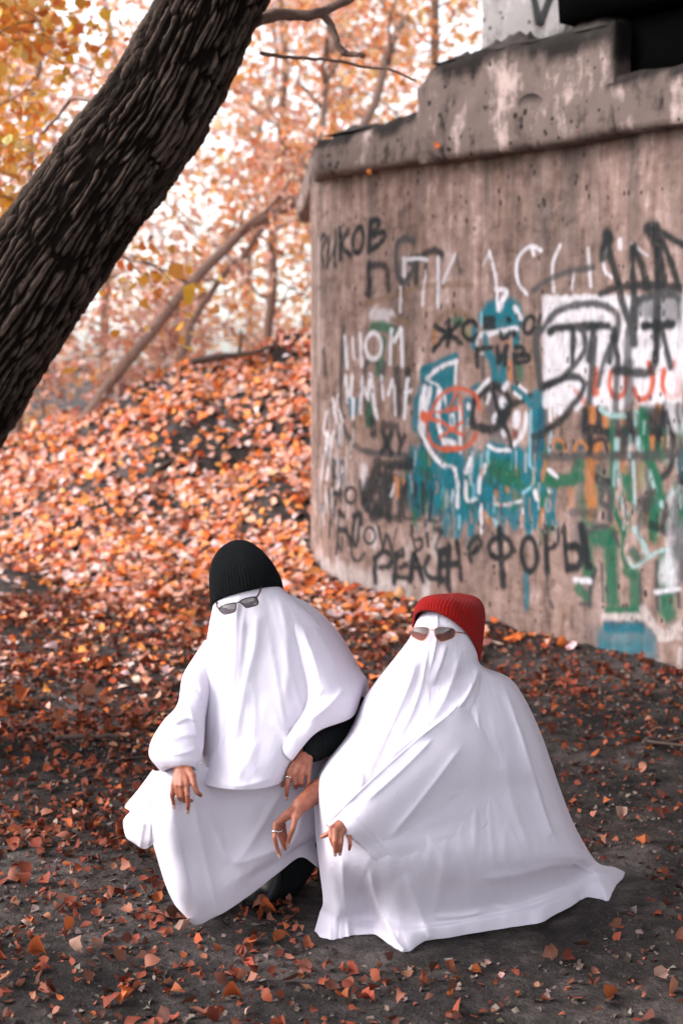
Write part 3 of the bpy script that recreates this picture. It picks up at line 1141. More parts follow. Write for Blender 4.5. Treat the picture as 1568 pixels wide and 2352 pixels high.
CAPO = 0.12
def face_s(x, y, off):
    r = ray(x, y)
    t = (np.dot(WN, PA) + off) / np.dot(WN, r[:2])
    return float(np.dot(r[:2] * t - PA, WD)), CAM_H + t * r[2]
ks, CAP_Z = face_s(725, 405, CAPO)
K1 = wxy(ks, CAPO)
K2 = GP(680, 512, CAP_Z)[:2]
K2 = K1 + (K2 - K1) * 0.97
back = -2 * NOSE_R - 0.12
cap_poly = [K1, wxy(7, CAPO), wxy(7, back), wxy(ks, back), K2 - WN * 0.2, K2]
def ccw(p):
    p = np.array(p)
    a = np.sum(p[:, 0] * np.roll(p[:, 1], -1) - np.roll(p[:, 0], -1) * p[:, 1])
    return p if a > 0 else p[::-1]
CAP_TOP = 2.885
v, f = rough_prism(ccw(cap_poly), CAP_Z, CAP_TOP, 0.030, 0.012, 3, 0.026)
bs, _ = face_s(962, 240, CAPO)
tt = np.clip(((v[:, :2] - PA) @ WD - ks) / (bs - ks), 0, 1)                 # the top is worn down towards the free corner
v[:, 2] += np.clip((v[:, 2] - CAP_Z - 0.08) / 0.12, 0, 1) * (0.05 * tt - 0.022 + 0.018 * noise3(v[:, 0] * 8, v[:, 1] * 8, 0, 12))
mb = MB(); mb.add(v, f)
me = mb.mesh("cap_beam", True, POFF)
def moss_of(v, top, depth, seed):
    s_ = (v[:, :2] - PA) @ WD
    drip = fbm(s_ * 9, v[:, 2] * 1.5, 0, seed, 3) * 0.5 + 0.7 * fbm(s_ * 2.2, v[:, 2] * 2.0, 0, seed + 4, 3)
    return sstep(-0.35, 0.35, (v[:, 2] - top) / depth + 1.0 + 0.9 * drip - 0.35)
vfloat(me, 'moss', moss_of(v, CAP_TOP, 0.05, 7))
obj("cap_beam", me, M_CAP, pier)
bs, _ = face_s(962, 240, CAPO)
be, NOTCH_Z = face_s(1412, 200, CAPO)
v, f = rough_prism(ccw([wxy(bs, CAPO + .012), wxy(be, CAPO + .012), wxy(be, -0.75), wxy(bs, -0.75)]), CAP_Z - 0.012, 3.17, 0.03, 0.014, 8, 0.05)
# broken upper left corner of the block
dist = (v[:, :2] - wxy(bs, 0)) @ WD
cutz = 3.05 + np.clip(dist, 0, 1) * 0.75 + 0.03 * noise3(v[:, 0] * 9, v[:, 1] * 9, 0, 4)
v[:, 2] = np.minimum(v[:, 2], np.where(dist < 0.3, cutz, 9))
mb = MB(); mb.add(v, f)
me = mb.mesh("bearing_block", True, POFF)
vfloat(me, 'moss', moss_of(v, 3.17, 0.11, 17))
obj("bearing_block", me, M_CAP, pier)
# soil and moss that gathered on the cap and the block
def mound(sa, sb, oa, ob, z0, hgt, seed):
    n1, n2 = int((sb - sa) / 0.025), int((ob - oa) / 0.04)
    a, b = np.meshgrid(np.linspace(0, 1, n1), np.linspace(0, 1, n2))
    s = sa + (sb - sa) * a; o = oa + (ob - oa) * b
    env = np.minimum(1, np.minimum(a, 1 - a) * 12) * np.minimum(1, np.minimum(b, 1 - b) * 5)
    h = env * hgt * (0.55 + 0.5 * fbm(s * 3, o * 3, 0, seed, 3) + 0.35 * fbm(s * 18, o * 18, 0, seed + 1, 3))
    p = PA + s[..., None] * WD + o[..., None] * WN
    return np.concatenate([p, (z0 - 0.012 + np.maximum(h, 0))[..., None]], -1).reshape(-1, 3), grid_faces(n1, n2)
mb = MB()
v, f = mound(ks + 0.03, bs - 0.01, -0.7, CAPO - 0.02, CAP_TOP + 0.012, 0.085, 3); mb.add(v, f)
v, f = mound(bs + 0.10, be - 0.02, -0.55, CAPO + 0.004, 3.17, 0.12, 5); mb.add(v, f)
obj("dirt", mb.mesh("dirt", True, POFF), M_DIRT, pier)

# ------------------------------------------------------------------ bridge deck and the column behind
ds, DECK_Z = face_s(1282, 66, CAPO)
deck = empty("bridge_deck", tuple(PX(1400, 60, 8)))
tag(deck, "dark underside of the bridge deck resting above the pier", "bridge deck")
DOFF = np.array(deck.location)
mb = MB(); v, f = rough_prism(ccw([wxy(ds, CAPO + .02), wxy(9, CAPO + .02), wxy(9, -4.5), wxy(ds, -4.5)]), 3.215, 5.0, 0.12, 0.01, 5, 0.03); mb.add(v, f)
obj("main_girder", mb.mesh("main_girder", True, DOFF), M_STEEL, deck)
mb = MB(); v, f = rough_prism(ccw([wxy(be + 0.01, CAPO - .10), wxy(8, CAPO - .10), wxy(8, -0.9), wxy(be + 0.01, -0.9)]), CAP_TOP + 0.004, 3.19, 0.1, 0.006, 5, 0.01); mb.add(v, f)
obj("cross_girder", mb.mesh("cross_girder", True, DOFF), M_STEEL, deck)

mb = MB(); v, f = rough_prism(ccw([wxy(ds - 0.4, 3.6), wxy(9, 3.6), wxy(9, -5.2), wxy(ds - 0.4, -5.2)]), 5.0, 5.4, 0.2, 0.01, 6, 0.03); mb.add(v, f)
obj("shade_slab", mb.mesh("shade_slab", True, DOFF), M_STEEL, deck)  # unseen overhang, added and sized to keep skylight off girders, wall and figures
cx0, cx1 = PX(1105, 60, 9.0)[:2], PX(1302, 60, 8.6)[:2]
column = empty("concrete_column", (float(cx0[0]), float(cx0[1]), 2.86))
tag(column, "pale grey concrete column with a black sprayed mark, standing behind the pier cap", "column")
COFF = np.array(column.location)
cd = (cx1 - cx0) / np.linalg.norm(cx1 - cx0); cn = np.array([-cd[1], cd[0]])
mb = MB(); v, f = rough_prism(ccw([cx0, cx1, cx1 + cn * 0.5, cx0 + cn * 0.5]), 2.866, 5.2, 0.04, 0.006, 9, 0.01); mb.add(v, f)
obj("shaft", mb.mesh("shaft", True, COFF), M_COLUMN, column)
M_SPRAY = simple_mat("black_spray_paint", (0.014, 0.017, 0.018), 0.8, 30, 0.3, 0.2)
mb = MB()
for a, b in (((1222, -20), (1236, 58)), ((1262, -10), (1236, 58))):
    P = []
    for tt in np.linspace(0, 1, 6):
        x, y = a[0] + (b[0] - a[0]) * tt, a[1] + (b[1] - a[1]) * tt
        r = ray(x, y)
        nn = -cn
        t = (np.dot(nn, cx0) + 0.010) / np.dot(nn, r[:2])
        P.append(np.array([0, 0, CAM_H]) + t * r)
    P = np.array(P)
    side = np.array([cd[0], cd[1], 0]) * 0.022
    V = np.concatenate([P - side, P + side]); n = len(P)
    mb.add(V, np.array([(i, i + 1, n + i + 1, n + i) for i in range(n - 1)]))
obj("sprayed_mark", mb.mesh("sprayed_mark", False, COFF), M_SPRAY, column)
# ================================================================== leaves
def leaf_template(n=5, wid=0.78):
    """pointed oval leaf, unit length, lying in xy, stem at the origin; outline plus a midrib"""
    t = np.linspace(0, 1, n + 2)
    w = wid * 0.5 * np.sin(np.pi * t ** 0.72) * (1 - 0.25 * t)
    L = np.stack([-w[1:-1], t[1:-1], np.zeros(n)], 1)
    Rr = np.stack([w[1:-1], t[1:-1], np.zeros(n)], 1)
    M = np.stack([np.zeros(n + 2), t, np.zeros(n + 2)], 1)
    V = np.concatenate([M, L, Rr])
    F = []
    m = lambda i: i
    l = lambda i: n + 2 + i - 1
    r = lambda i: 2 * n + 2 + i - 1
    tri = [(m(0), m(1), l(1)), (m(0), r(1), m(1)), (m(n), m(n + 1), l(n)), (m(n), r(n), m(n + 1))]
    quad = []
    for i in range(1, n):
        quad += [(m(i), m(i + 1), l(i + 1), l(i)), (m(i), r(i), r(i + 1), m(i + 1))]
    for q in quad: tri += [(q[0], q[1], q[2]), (q[0], q[2], q[3])]
    return V, np.array(tri)

LV3, LF3 = leaf_template(3)
LV2, LF2 = leaf_template(2, 0.85)

def rot_from(nrm, spin):
    """frames (n,3,3): columns x, y, normal"""
    n = nrm / np.linalg.norm(nrm, axis=1, keepdims=True)
    a = np.where(np.abs(n[:, 2:3]) < 0.95, np.array([[0, 0, 1.0]]), np.array([[1.0, 0, 0]]))
    x = np.cross(a, n); x /= np.linalg.norm(x, axis=1, keepdims=True)
    y = np.cross(n, x)
    c, s = np.cos(spin)[:, None], np.sin(spin)[:, None]
    return np.stack([x * c + y * s, -x * s + y * c, n], 2)

def leaves_mesh(pos, nrm, size, colr, rng, tmpl=(LV3, LF3), curl=0.5, fold=0.35, width=1.0):
    TV, TF = tmpl
    n, k = len(pos), len(TV)
    T = np.broadcast_to(TV, (n, k, 3)).copy()
    T[:, :, :2] += rng.normal(0, 0.045, (n, k, 2))
    T[:, :, 0] *= (width * rng.uniform(0.75, 1.2, n))[:, None]
    cu = rng.normal(0, curl, n)[:, None]
    fo = rng.normal(fold * 0.6, fold, n)[:, None]
    tw = rng.normal(0, curl, n)[:, None]
    y = T[:, :, 1] - 0.5
    T[:, :, 2] = cu * (y * y - 0.12) + fo * np.abs(T[:, :, 0]) + tw * T[:, :, 0] * y
    T[:, :, 1] -= 0.5
    T *= size[:, None, None]
    R = rot_from(nrm, rng.uniform(0, 2 * np.pi, n))
    V = np.einsum('nij,nkj->nki', R, T) + pos[:, None]
    F = (TF[None] + (np.arange(n) * k)[:, None, None]).reshape(-1, 3)
    C = np.repeat(colr, k, 0)
    return V.reshape(-1, 3), F, C

def pick(pal, wts, n, rng, jit=0.12):
    pal = np.array(pal, float)
    w = np.array(wts, float)
    c = pal[rng.choice(len(pal), n, p=w / w.sum())]
    c = c * np.exp(rng.normal(0, jit, (n, 1))) * np.exp(rng.normal(0, jit * 0.4, (n, 3)))
    return np.clip(c, 0.004, 0.9)

PAL_BANK = [(0.78, 0.38, 0.27), (0.80, 0.58, 0.54), (0.74, 0.19, 0.05), (0.80, 0.29, 0.08), (0.46, 0.085, 0.03), (0.18, 0.07, 0.05), (0.70, 0.33, 0.23)]
W_BANK = [3.2, 2.8, 2.4, 2.4, 1.2, 0.9, 2.4]
PAL_FLAT = [(0.22, 0.052, 0.028), (0.16, 0.038, 0.022), (0.28, 0.115, 0.075), (0.34, 0.21, 0.17), (0.09, 0.032, 0.022), (0.32, 0.08, 0.025)]
W_FLAT = [3.4, 3.0, 1.0, 0.2, 2.2, 1.2]

def outside_pier(x, y, m=0.03):
    p = np.stack([x, y], -1) - PA
    s, o = p @ WD, p @ WN
    c = np.stack([x, y], -1) - PC
    return ~(((s >= 0) & (o < m)) | ((s < 0) & (np.hypot(c[:, 0], c[:, 1]) < NOSE_R + m)))

def tnormal(x, y):
    e = 0.03
    return np.stack([-(terrain(x + e, y) - terrain(x - e, y)) / (2 * e), -(terrain(x, y + e) - terrain(x, y - e)) / (2 * e), np.ones_like(x)], -1)

def bankness(x, y):
    q = 0.55 * (x + 0.10) + 0.83 * (y - 8.9)
    return sstep(-1.5, 0.2, q + 0.35 * noise3(x * 1.1, y * 1.1, 0, 71) - 0.1)

FOOT = [(GP(1040, 2085)[:2], 0.47, 0.36), (GP(940, 2130)[:2], 0.30, 0.22), (GP(1330, 2040)[:2], 0.22, 0.2), (GP(470, 2085)[:2], 0.13, 0.12), (GP(800, 2120)[:2], 0.14, 0.14)]
def clear_of_people(x, y):
    k = np.ones(len(x), bool)
    for c, a, b in FOOT: k &= ((x - c[0]) / a) ** 2 + ((y - c[1]) / b) ** 2 > 1
    return k
rl = np.random.default_rng(5)
def litter(n, xr, yr, dens, size, tilt, pal, wts, lift, tmpl=(LV3, LF3), curl=0.5, fold=0.35):
    x = rl.uniform(*xr, n); y = rl.uniform(*yr, n)
    k = rl.uniform(0, 1, n) < dens(x, y)
    x, y = x[k], y[k]
    k = outside_pier(x, y) & clear_of_people(x, y)
    x, y = x[k], y[k]
    m = len(x)
    nr = tnormal(x, y)
    nr /= np.linalg.norm(nr, axis=1, keepdims=True)
    nr = nr + rl.normal(0, tilt, (m, 3))
    nr[:, 2] = np.abs(nr[:, 2]) + 0.15
    sz = np.minimum(size[0] * np.exp(rl.normal(0, size[1], m)), size[0] * 1.55)
    pos = np.stack([x, y, terrain(x, y) + lift * rl.uniform(0.2, 1, m)], -1)
    return pos, nr, sz, pick(pal, wts, m, rl), x, y

# the bank: a thick bright carpet
clump = lambda x, y: sstep(-0.50, 0.20, fbm(x * 2.2, y * 2.6, 0, 81, 4))
L1 = litter(46000, (-4.8, 1.6), (7.2, 13.6), lambda x, y: bankness(x, y) * (0.28 + 0.72 * clump(x, y)) , (0.066, 0.30), 0.36, PAL_BANK, W_BANK, 0.035, curl=0.7)
# flat ground: drifts of browner, broken leaves
drift = lambda x, y: (0.30 + 0.70 * sstep(-0.2, 0.7, fbm(x * 1.25 + 0.4, y * 1.7, 0, 91, 3))) * (1 - 0.7 * sstep(-0.4, 1.2, x) * sstep(9.0, 3.4, y))
L2 = litter(56000, (-3.6, 3.2), (2.6, 9.0), lambda x, y: (1 - bankness(x, y)) * drift(x, y) * 0.75, (0.035, 0.32), 0.8, PAL_FLAT, W_FLAT, 0.022)
far_flat = lambda x, y: (1 - bankness(x, y)) * sstep(5.0, 7.4, y) * (0.25 + 0.75 * clump(x, y)) * sstep(0.6, -1.0, x)
L3 = litter(9000, (-3.8, 1.2), (4.6, 9.2), far_flat, (0.055, 0.3), 0.45, PAL_BANK, W_BANK, 0.02)
L5 = litter(15000, (-16, 8), (12.6, 34), lambda x, y: 0.35 + 0.65 * clump(x * 0.4, y * 0.4), (0.13, 0.3), 0.4, PAL_BANK, W_BANK, 0.05)
# crumbs
L4 = litter(60000, (-3.4, 3.0), (2.6, 9.0), lambda x, y: 0.25 + 0.75 * drift(x, y), (0.018, 0.4), 0.6,
            [(0.18, 0.135, 0.115), (0.20, 0.155, 0.14), (0.08, 0.06, 0.05), (0.26, 0.075, 0.04), (0.035, 0.028, 0.025)], [2, 1.2, 2, 2.2, 1.6], 0.006)

# the 300 leaves that show largest become single pieces of the ground
allp = []
for L in (L2, L3):
    d = L[0][:, 1]
    u = 784 + L[0][:, 0] / d * FPX
    vis = (u > -20) & (u < 1590) & (d > 3.25)
    allp.append(np.where(vis, L[2] / d, 0))
thr = np.sort(np.concatenate(allp))[-300]
fallen = []
mb = MB()
for L, key in ((L2, allp[0]), (L3, allp[1])):
    big = key >= thr
    fallen.append([a[big] for a in L])
    v, f, c = leaves_mesh(L[0][~big], L[1][~big], L[2][~big], L[3][~big], rl, curl=0.75, fold=0.45); mb.add(v, f, c)
v, f, c = leaves_mesh(*L1[:4], rl, curl=0.75, fold=0.4); mb.add(v, f, c)
v, f, c = leaves_mesh(*L5[:4], rl, (LV2, LF2), 0.6, 0.4); mb.add(v, f, c)
v, f, c = leaves_mesh(*L4[:4], rl, (LV2, LF2), 0.6, 0.5); mb.add(v, f, c)
lit = obj("leaf_litter", mb.mesh("leaf_litter", True), M_LEAF)
tag(lit, "carpet of fallen orange and brown leaves over bank and soil", "leaf litter", kind='stuff')

LV5, LF5 = leaf_template(5, 0.8)
big_meshes = []
for i in range(28):
    v, f, c = leaves_mesh(np.zeros((1, 3)), np.array([[0, 0, 1.0]]), np.array([1.0]), pick(PAL_FLAT, W_FLAT, 1, rl), rl, (LV5, LF5), 0.9, 0.5)
    st = tube(np.array([[0, -0.48, 0], [0.02, -0.62, 0.03], [0.06, -0.78, 0.08]]), [0.012, 0.01, 0.006], 4)
    m = MB(); m.add(v, f, c); m.add(st[0], st[1], c[0] * 0.6)
    me = m.mesh("fallen_leaf", True)
    me.materials.append(M_LEAF)
    big_meshes.append(me)
for P in fallen:
    R = rot_from(P[1], rl.uniform(0, 2 * np.pi, len(P[0])))
    for k in range(len(P[0])):
        o = bpy.data.objects.new("fallen_leaf", big_meshes[rl.integers(0, len(big_meshes))])
        M = Matrix(R[k].tolist()).to_4x4()
        M.translation = Vector(P[0][k] + np.array([0, 0, 0.006]))
        o.matrix_world = M @ Matrix.Scale(float(P[2][k]), 4)
        o.parent = ground
        COL.objects.link(o)

# ================================================================== trees
def bend(P, amp, seed, freq=1.2):
    P = np.asarray(P, float)
    t = np.arange(len(P)) * 0.13 * freq
    for a in range(3):
        P[:, a] += amp * fbm(t, seed * 3.1 + a * 7.7, 0, seed, 3) * np.linspace(0.2, 1, len(P))
    return P

def make_leaning_tree():
    pts = [(-620, 1790, 5.5), (-400, 1290, 5.45), (-205, 1045, 5.42), (22, 722, 5.40), (248, 400, 5.38), (362, 240, 5.36), (492, 0, 5.35), (590, -190, 5.35), (650, -420, 5.4), (700, -700, 5.5), (730, -1000, 5.6)]
    C = pxa(np.array([(x, y, d) for x, y, d in pts]))
    rad = [0.33, 0.280, 0.262, 0.232, 0.206, 0.192, 0.178, 0.170, 0.160, 0.14, 0.11]
    base = C[0].copy(); base[2] = 0
    t = empty("leaning_tree", tuple(base))
    tag(t, "thick dark leaning tree with deeply furrowed bark at upper left", "tree")
    nl, na = 660, 330
    CC, RR = catmull(C, nl), catmull(np.array(rad)[:, None], nl)[:, 0]
    T = np.gradient(CC, axis=0); seg = np.linalg.norm(T, axis=1); T /= seg[:, None]
    L = np.cumsum(seg)
    N = np.cross(T, [0, 1, 0]); N /= np.linalg.norm(N, axis=1, keepdims=True)
    B = np.cross(T, N)
    th = np.linspace(0, 2 * np.pi, na, endpoint=False)
    TH, LL = np.meshgrid(th, L)
    cx, sx = np.cos(TH), np.sin(TH)
    # bark: long plates parted by deep cracks (cells stretched along the trunk)
    wx = 0.55 * fbm(cx * 1.4, sx * 1.4, LL * 2.2, 5, 3) + 0.22 * fbm(cx * 5, sx * 5, LL * 9, 9, 2)
    def cells(na_, ln, seed):
        u = (TH / (2 * np.pi)) * na_ + 1.6 * LL + 1.3 * wx
        v = LL / ln + 0.5 * fbm(cx * 3, sx * 3, LL * 6, seed, 2)
        iu, iv = np.floor(u).astype(np.int64), np.floor(v).astype(np.int64)
        f1 = np.full(u.shape, 9.0); f2 = f1.copy(); idv = np.zeros(u.shape)
        for du in (-1, 0, 1):
            for dv in (-1, 0, 1):
                ku, kv = iu + du, iv + dv
                kw = np.mod(ku, 997)
                px = ku + 0.5 + 0.42 * _h(kw, kv, kv * 0, seed); py = kv + 0.5 + 0.45 * _h(kw, kv, kv * 0 + 1, seed)
                d = np.hypot((u - px), (v - py) * 0.8)
                n2 = np.where(d < f1, f1, np.minimum(f2, d))
                idv = np.where(d < f1, _h(kw, kv, kv * 0 + 2, seed), idv)
                f1 = np.minimum(f1, d); f2 = n2
        return f2 - f1, idv
    e1, id1 = cells(58, 0.30, 3)
    e2, id2 = cells(90, 0.10, 8)
    h = sstep(0.02, 0.42, e1) * (0.80 + 0.25 * id1)
    h = h * (0.72 + 0.28 * sstep(0.0, 0.25, e2)) + 0.05 * id2
    h = h + 0.16 * fbm(cx * 10, sx * 10, LL * 24, 13, 4)
    h = np.clip(h, 0, 1.2)
    rr = RR[:, None] * (1 + 0.05 * fbm(cx * 0.9, sx * 0.9, LL * 1.3, 3, 2)) - 0.016 + 0.028 * h
    V = CC[:, None] + rr[..., None] * (cx[..., None] * N[:, None] + sx[..., None] * B[:, None])
    me = mesh_np("trunk", V.reshape(-1, 3) - base, grid_faces(na, nl, True)[:, ::-1])
    vfloat(me, 'relief', h.reshape(-1))
    obj("trunk", me, M_BARK, t)
    # the crooked dead branch to the right and some twigs
    def br(name, ctrl, r0, r1, seed, ns=8):
        P = bend(catmull(pxa(np.array(ctrl)), 40), 0.02, seed)
        R = np.linspace(r0, r1, 40) * (1 + 0.12 * fbm(np.arange(40) * 0.5, seed, 0, seed, 2))
        m = MB(); m.tube(P - base, R, ns)
        return obj(name, m.mesh(name), M_BARK2, t)
    br("branch", [(560, 60, 5.6), (620, 36, 5.7), (690, 36, 5.75), (740, 22, 5.8), (790, -10, 5.85), (840, -60, 5.9)], 0.026, 0.020, 3)
    br("branch", [(735, 24, 5.8), (752, 50, 5.8), (768, 95, 5.78), (785, 124, 5.77), (806, 118, 5.76), (830, 117, 5.75)], 0.018, 0.010, 5)
    br("branch", [(600, 120, 5.6), (640, 130, 5.7), (720, 138, 5.75), (830, 155, 5.8), (905, 172, 5.8), (965, 200, 5.85)], 0.008, 0.004, 7, 6)
    br("branch", [(300, 330, 5.5), (255, 345, 5.8), (215, 240, 6.2), (160, 225, 6.5), (95, 300, 6.9)], 0.02, 0.006, 8, 6)
    return t
make_leaning_tree()

def grow(base, top, r0, r1, n_br, spread, seed, twig=4, low=0.25, curve=0.12, up=0.5):
    """trunk and branches -> list of (points, radii) and twig tips"""
    rg = np.random.default_rng(seed)
    base, top = np.asarray(base, float), np.asarray(top, float)
    H = np.linalg.norm(top - base)
    n = 30
    t = np.linspace(0, 1, n)[:, None]
    P = base + (top - base) * t
    P = bend(P, curve * H * 0.35, seed, 1.0)
    P = P - (P[0] - base)
    out = [(P, np.linspace(r0, r1, n))]
    tips = []
    for i in range(n_br):
        f = low + (1 - low) * (i + rg.uniform(0, 1)) / n_br
        k = min(int(f * (n - 1)), n - 1)
        a = i * 2.4 + rg.uniform(-0.5, 0.5)
        ln = spread * rg.uniform(0.55, 1.0) * (1.15 - 0.6 * f)
        dirv = np.array([math.cos(a), math.sin(a), up * rg.uniform(0.3, 1.6)])
        dirv /= np.linalg.norm(dirv)
        m = 14
        q = P[k] + dirv * ln * np.linspace(0, 1, m)[:, None]
        q = bend(q, 0.16 * ln, seed * 31 + i, 2.0)
        q = q - (q[0] - P[k])
        rb = max(r0 * (1 - f) * 0.24 + r1 * 0.3, 0.007)
        out.append((q, np.linspace(rb, rb * 0.25, m)))
        for j in range(twig):
            kk = rg.integers(4, m)
            tl = ln * rg.uniform(0.3, 0.6)
            dv = dirv + rg.normal(0, 0.7, 3); dv /= np.linalg.norm(dv)
            z = q[kk] + dv * tl * np.linspace(0, 1, 8)[:, None]
            z = bend(z, 0.1 * tl, seed * 77 + i * 5 + j, 2.5)
            z = z - (z[0] - q[kk])
            out.append((z, np.linspace(rb * 0.4, 0.003, 8)))
            tips.append(z)
        tips.append(q[5:])
    return out, tips

PAL_ORANGE = [(0.82, 0.38, 0.22), (0.86, 0.54, 0.42), (0.80, 0.31, 0.13), (0.82, 0.52, 0.44), (0.68, 0.25, 0.13), (0.86, 0.60, 0.44)]
PAL_YELLOW = [(0.80, 0.44, 0.06), (0.78, 0.38, 0.07), (0.78, 0.50, 0.14), (0.74, 0.32, 0.08), (0.60, 0.18, 0.04), (0.80, 0.54, 0.22)]
PAL_GOLD = [(0.84, 0.46, 0.16), (0.86, 0.54, 0.28), (0.80, 0.34, 0.10), (0.84, 0.50, 0.34), (0.72, 0.28, 0.10)]
PAL_PINK = [(0.86, 0.53, 0.41), (0.87, 0.64, 0.56), (0.82, 0.42, 0.25), (0.76, 0.46, 0.37), (0.60, 0.30, 0.22)]

def tree(name, label, base, top, r0, r1, n_br, spread, seed, n_leaf, lsize, pal, sigma=0.2, group="autumn trees behind the bank", low=0.25, up=0.5, cat="tree", curve=0.12, singles=0):
    rg = np.random.default_rng(seed + 900)
    wood, tips = grow(base, top, r0, r1, n_br, spread, seed, low=low, up=up, curve=curve)
    base = np.asarray(base, float)
    root = empty(name, tuple(base))
    tag(root, label, cat, group)
    m = MB()
    for i, (p, r) in enumerate(wood):
        m.tube(p - base, r, 10 if i == 0 else 5)
    obj("trunk", m.mesh("trunk"), M_BARK2, root)
    if n_leaf:
        T = np.concatenate(tips)
        wt = np.repeat([rg.uniform(0.15, 1.6) for _ in tips], [len(x) for x in tips])
        pos = T[rg.choice(len(T), n_leaf, p=wt / wt.sum())] + rg.normal(0, sigma, (n_leaf, 3)) * np.array([1, 1, 0.8])
        ok = outside_pier(pos[:, 0], pos[:, 1], 0.15) | (pos[:, 2] > 3.3)
        pos = pos[ok & (pos[:, 2] > terrain(pos[:, 0], pos[:, 1]) + 0.05)]
        n = len(pos)
        nr = rg.normal(0, 1, (n, 3)); nr[:, 2] += 0.3
        sz = lsize * np.exp(rg.normal(0, 0.25, n))
        col = pick(pal, np.ones(len(pal)), n, rg, 0.16)
        s = singles
        if s:
            d = pos[:, 1]
            u, w = 784 + pos[:, 0] / d * FPX, pos[:, 2]
            key = np.where((u > -10) & (u < 1000), sz / d, 0)
            sel = np.argsort(-key)[:s]
            rest = np.setdiff1d(np.arange(n), sel)
            for kk in sel:
                v, f, c = leaves_mesh(np.zeros((1, 3)), nr[kk:kk + 1], sz[kk:kk + 1], col[kk:kk + 1], rg, (LV5, LF5), 0.5, 0.3, 1.15)
                mm = MB(); mm.add(v, f, c)
                o = obj("leaf", mm.mesh("leaf"), M_TREE_LEAF, root)
                o.location = pos[kk] - base
            pos, nr, sz, col = pos[rest], nr[rest], sz[rest], col[rest]
        v, f, c = leaves_mesh(pos - base, nr, sz, col, rg, (LV2, LF2) if not s else (LV3, LF3), 0.5, 0.3, 1.1)
        mm = MB(); mm.add(v, f, c)
        cr = obj("crown", mm.mesh("crown"), M_TREE_LEAF, root)
    return root

def on_ground(x, y):
    return (x, y, float(terrain(x, y)) - 0.05)

# the two slim leaning trunks on the crest
def slim_tree(ctrl, r0, r1, label, seed, n_leaf):
    P = pxa(np.array(ctrl))
    base = P[0].copy(); base[2] = float(terrain(P[0][0], P[0][1])) - 0.05
    root = empty("slim_tree", tuple(base))
    tag(root, label, "tree", "slim leaning trunks on the crest")
    Q = catmull(np.concatenate([[base], P]), 60)
    m = MB(); m.tube(bend(Q - base, 0.05, seed), np.linspace(r0, r1, 60), 12)
    obj("trunk", m.mesh("trunk"), M_BARK2, root)
    rg = np.random.default_rng(seed)
    tips = []
    for i in range(12):
        k = rg.integers(22, 59)
        dv = np.array([rg.normal(0, 0.6), rg.normal(0, 0.6), rg.uniform(0.1, 1)])
        q = Q[k] + dv / np.linalg.norm(dv) * rg.uniform(0.5, 1.5) * np.linspace(0, 1, 10)[:, None]
        q = bend(q, 0.12, seed + i, 2); q -= q[0] - Q[k]
        m = MB(); m.tube(q - base, np.linspace(0.02, 0.004, 10), 5); tips.append(q[3:])
        obj("branch", m.mesh("branch"), M_BARK2, root)
    T = np.concatenate(tips)
    pos = T[rg.choice(len(T), n_leaf)] + rg.normal(0, 0.16, (n_leaf, 3))
    ok = outside_pier(pos[:, 0], pos[:, 1], 0.15) | (pos[:, 2] > 3.3)
    pos = pos[ok]; n_leaf = len(pos)
    v, f, c = leaves_mesh(pos - base, rg.normal(0, 1, (n_leaf, 3)), 0.07 * np.exp(rg.normal(0, 0.2, n_leaf)), pick(PAL_ORANGE, np.ones(6), n_leaf, rg), rg, (LV2, LF2))
    mm = MB(); mm.add(v, f, c); obj("crown", mm.mesh("crown"), M_TREE_LEAF, root)
slim_tree([(200, 958, 12.6), (290, 840, 12.7), (400, 700, 12.8), (500, 580, 12.9), (580, 510, 13.0), (670, 462, 13.2), (770, 400, 13.4), (850, 250, 13.6), (930, 60, 13.8)], 0.058, 0.038, "stout slanting trunk arching right towards the pier cap", 4, 900)
slim_tree([(392, 890, 12.8), (425, 790, 12.9), (470, 700, 13.0), (540, 600, 13.1), (620, 510, 13.2), (680, 430, 13.4), (730, 280, 13.6), (760, 80, 13.8)], 0.036, 0.022, "thin slanting trunk under the stouter one, dark against the sky", 6, 800)

# further trees
specs = [  # x, y, lean x, height, radius, branches, spread, seed, leaves, leaf size, palette, label
    (-3.05, 13.4, 0.35, 6.0, 0.085, 26, 2.3, 101, 3200, 0.085, PAL_PINK, "grey brown upright trunk standing left behind the crest"),
    (-5.2, 15.5, 0.8, 8.0, 0.11, 30, 3.0, 102, 4800, 0.09, PAL_GOLD, "orange tree mostly behind the leaning trunk at far left"),
    (-1.0, 17.5, 0.5, 8.5, 0.12, 30, 3.0, 103, 4600, 0.095, PAL_GOLD, "tall orange tree in the middle of the background"),
    (1.2, 18.0, -0.3, 9.5, 0.13, 32, 3.2, 104, 4800, 0.095, PAL_GOLD, "tall orange tree behind the pier cap"),
    (-3.4, 20.0, 0.4, 10.0, 0.14, 34, 3.6, 105, 3900, 0.11, PAL_PINK, "salmon tinted tree far back left of centre"),
    (0.0, 24.0, 0.2, 11.0, 0.16, 34, 3.8, 106, 4200, 0.11, PAL_ORANGE, "pale salmon tree far behind the slim trunks"),
    (-7.0, 24.0, 0.6, 11.0, 0.16, 34, 4.2, 107, 4400, 0.12, PAL_PINK, "pale salmon tree farthest left"),
    (4.2, 23.0, -0.8, 12.0, 0.16, 34, 4.0, 108, 3200, 0.12, PAL_ORANGE, "orange tree rising behind the bridge column"),
    (-2.0, 30.0, 0.3, 13.0, 0.18, 34, 4.6, 109, 3200, 0.14, PAL_PINK, "hazy pink tree deepest in the wood"),
]
for (x, y, lx, h, r, nb, sp, sd, nl, ls, pal, lab) in specs:
    b = on_ground(x, y)
    tree("autumn_tree", lab, b, (x + lx, y + 0.2, b[2] + h), r * 0.6, r * 0.2, nb, sp, sd, nl, ls, pal, sigma=0.26, low=0.12, up=0.45)
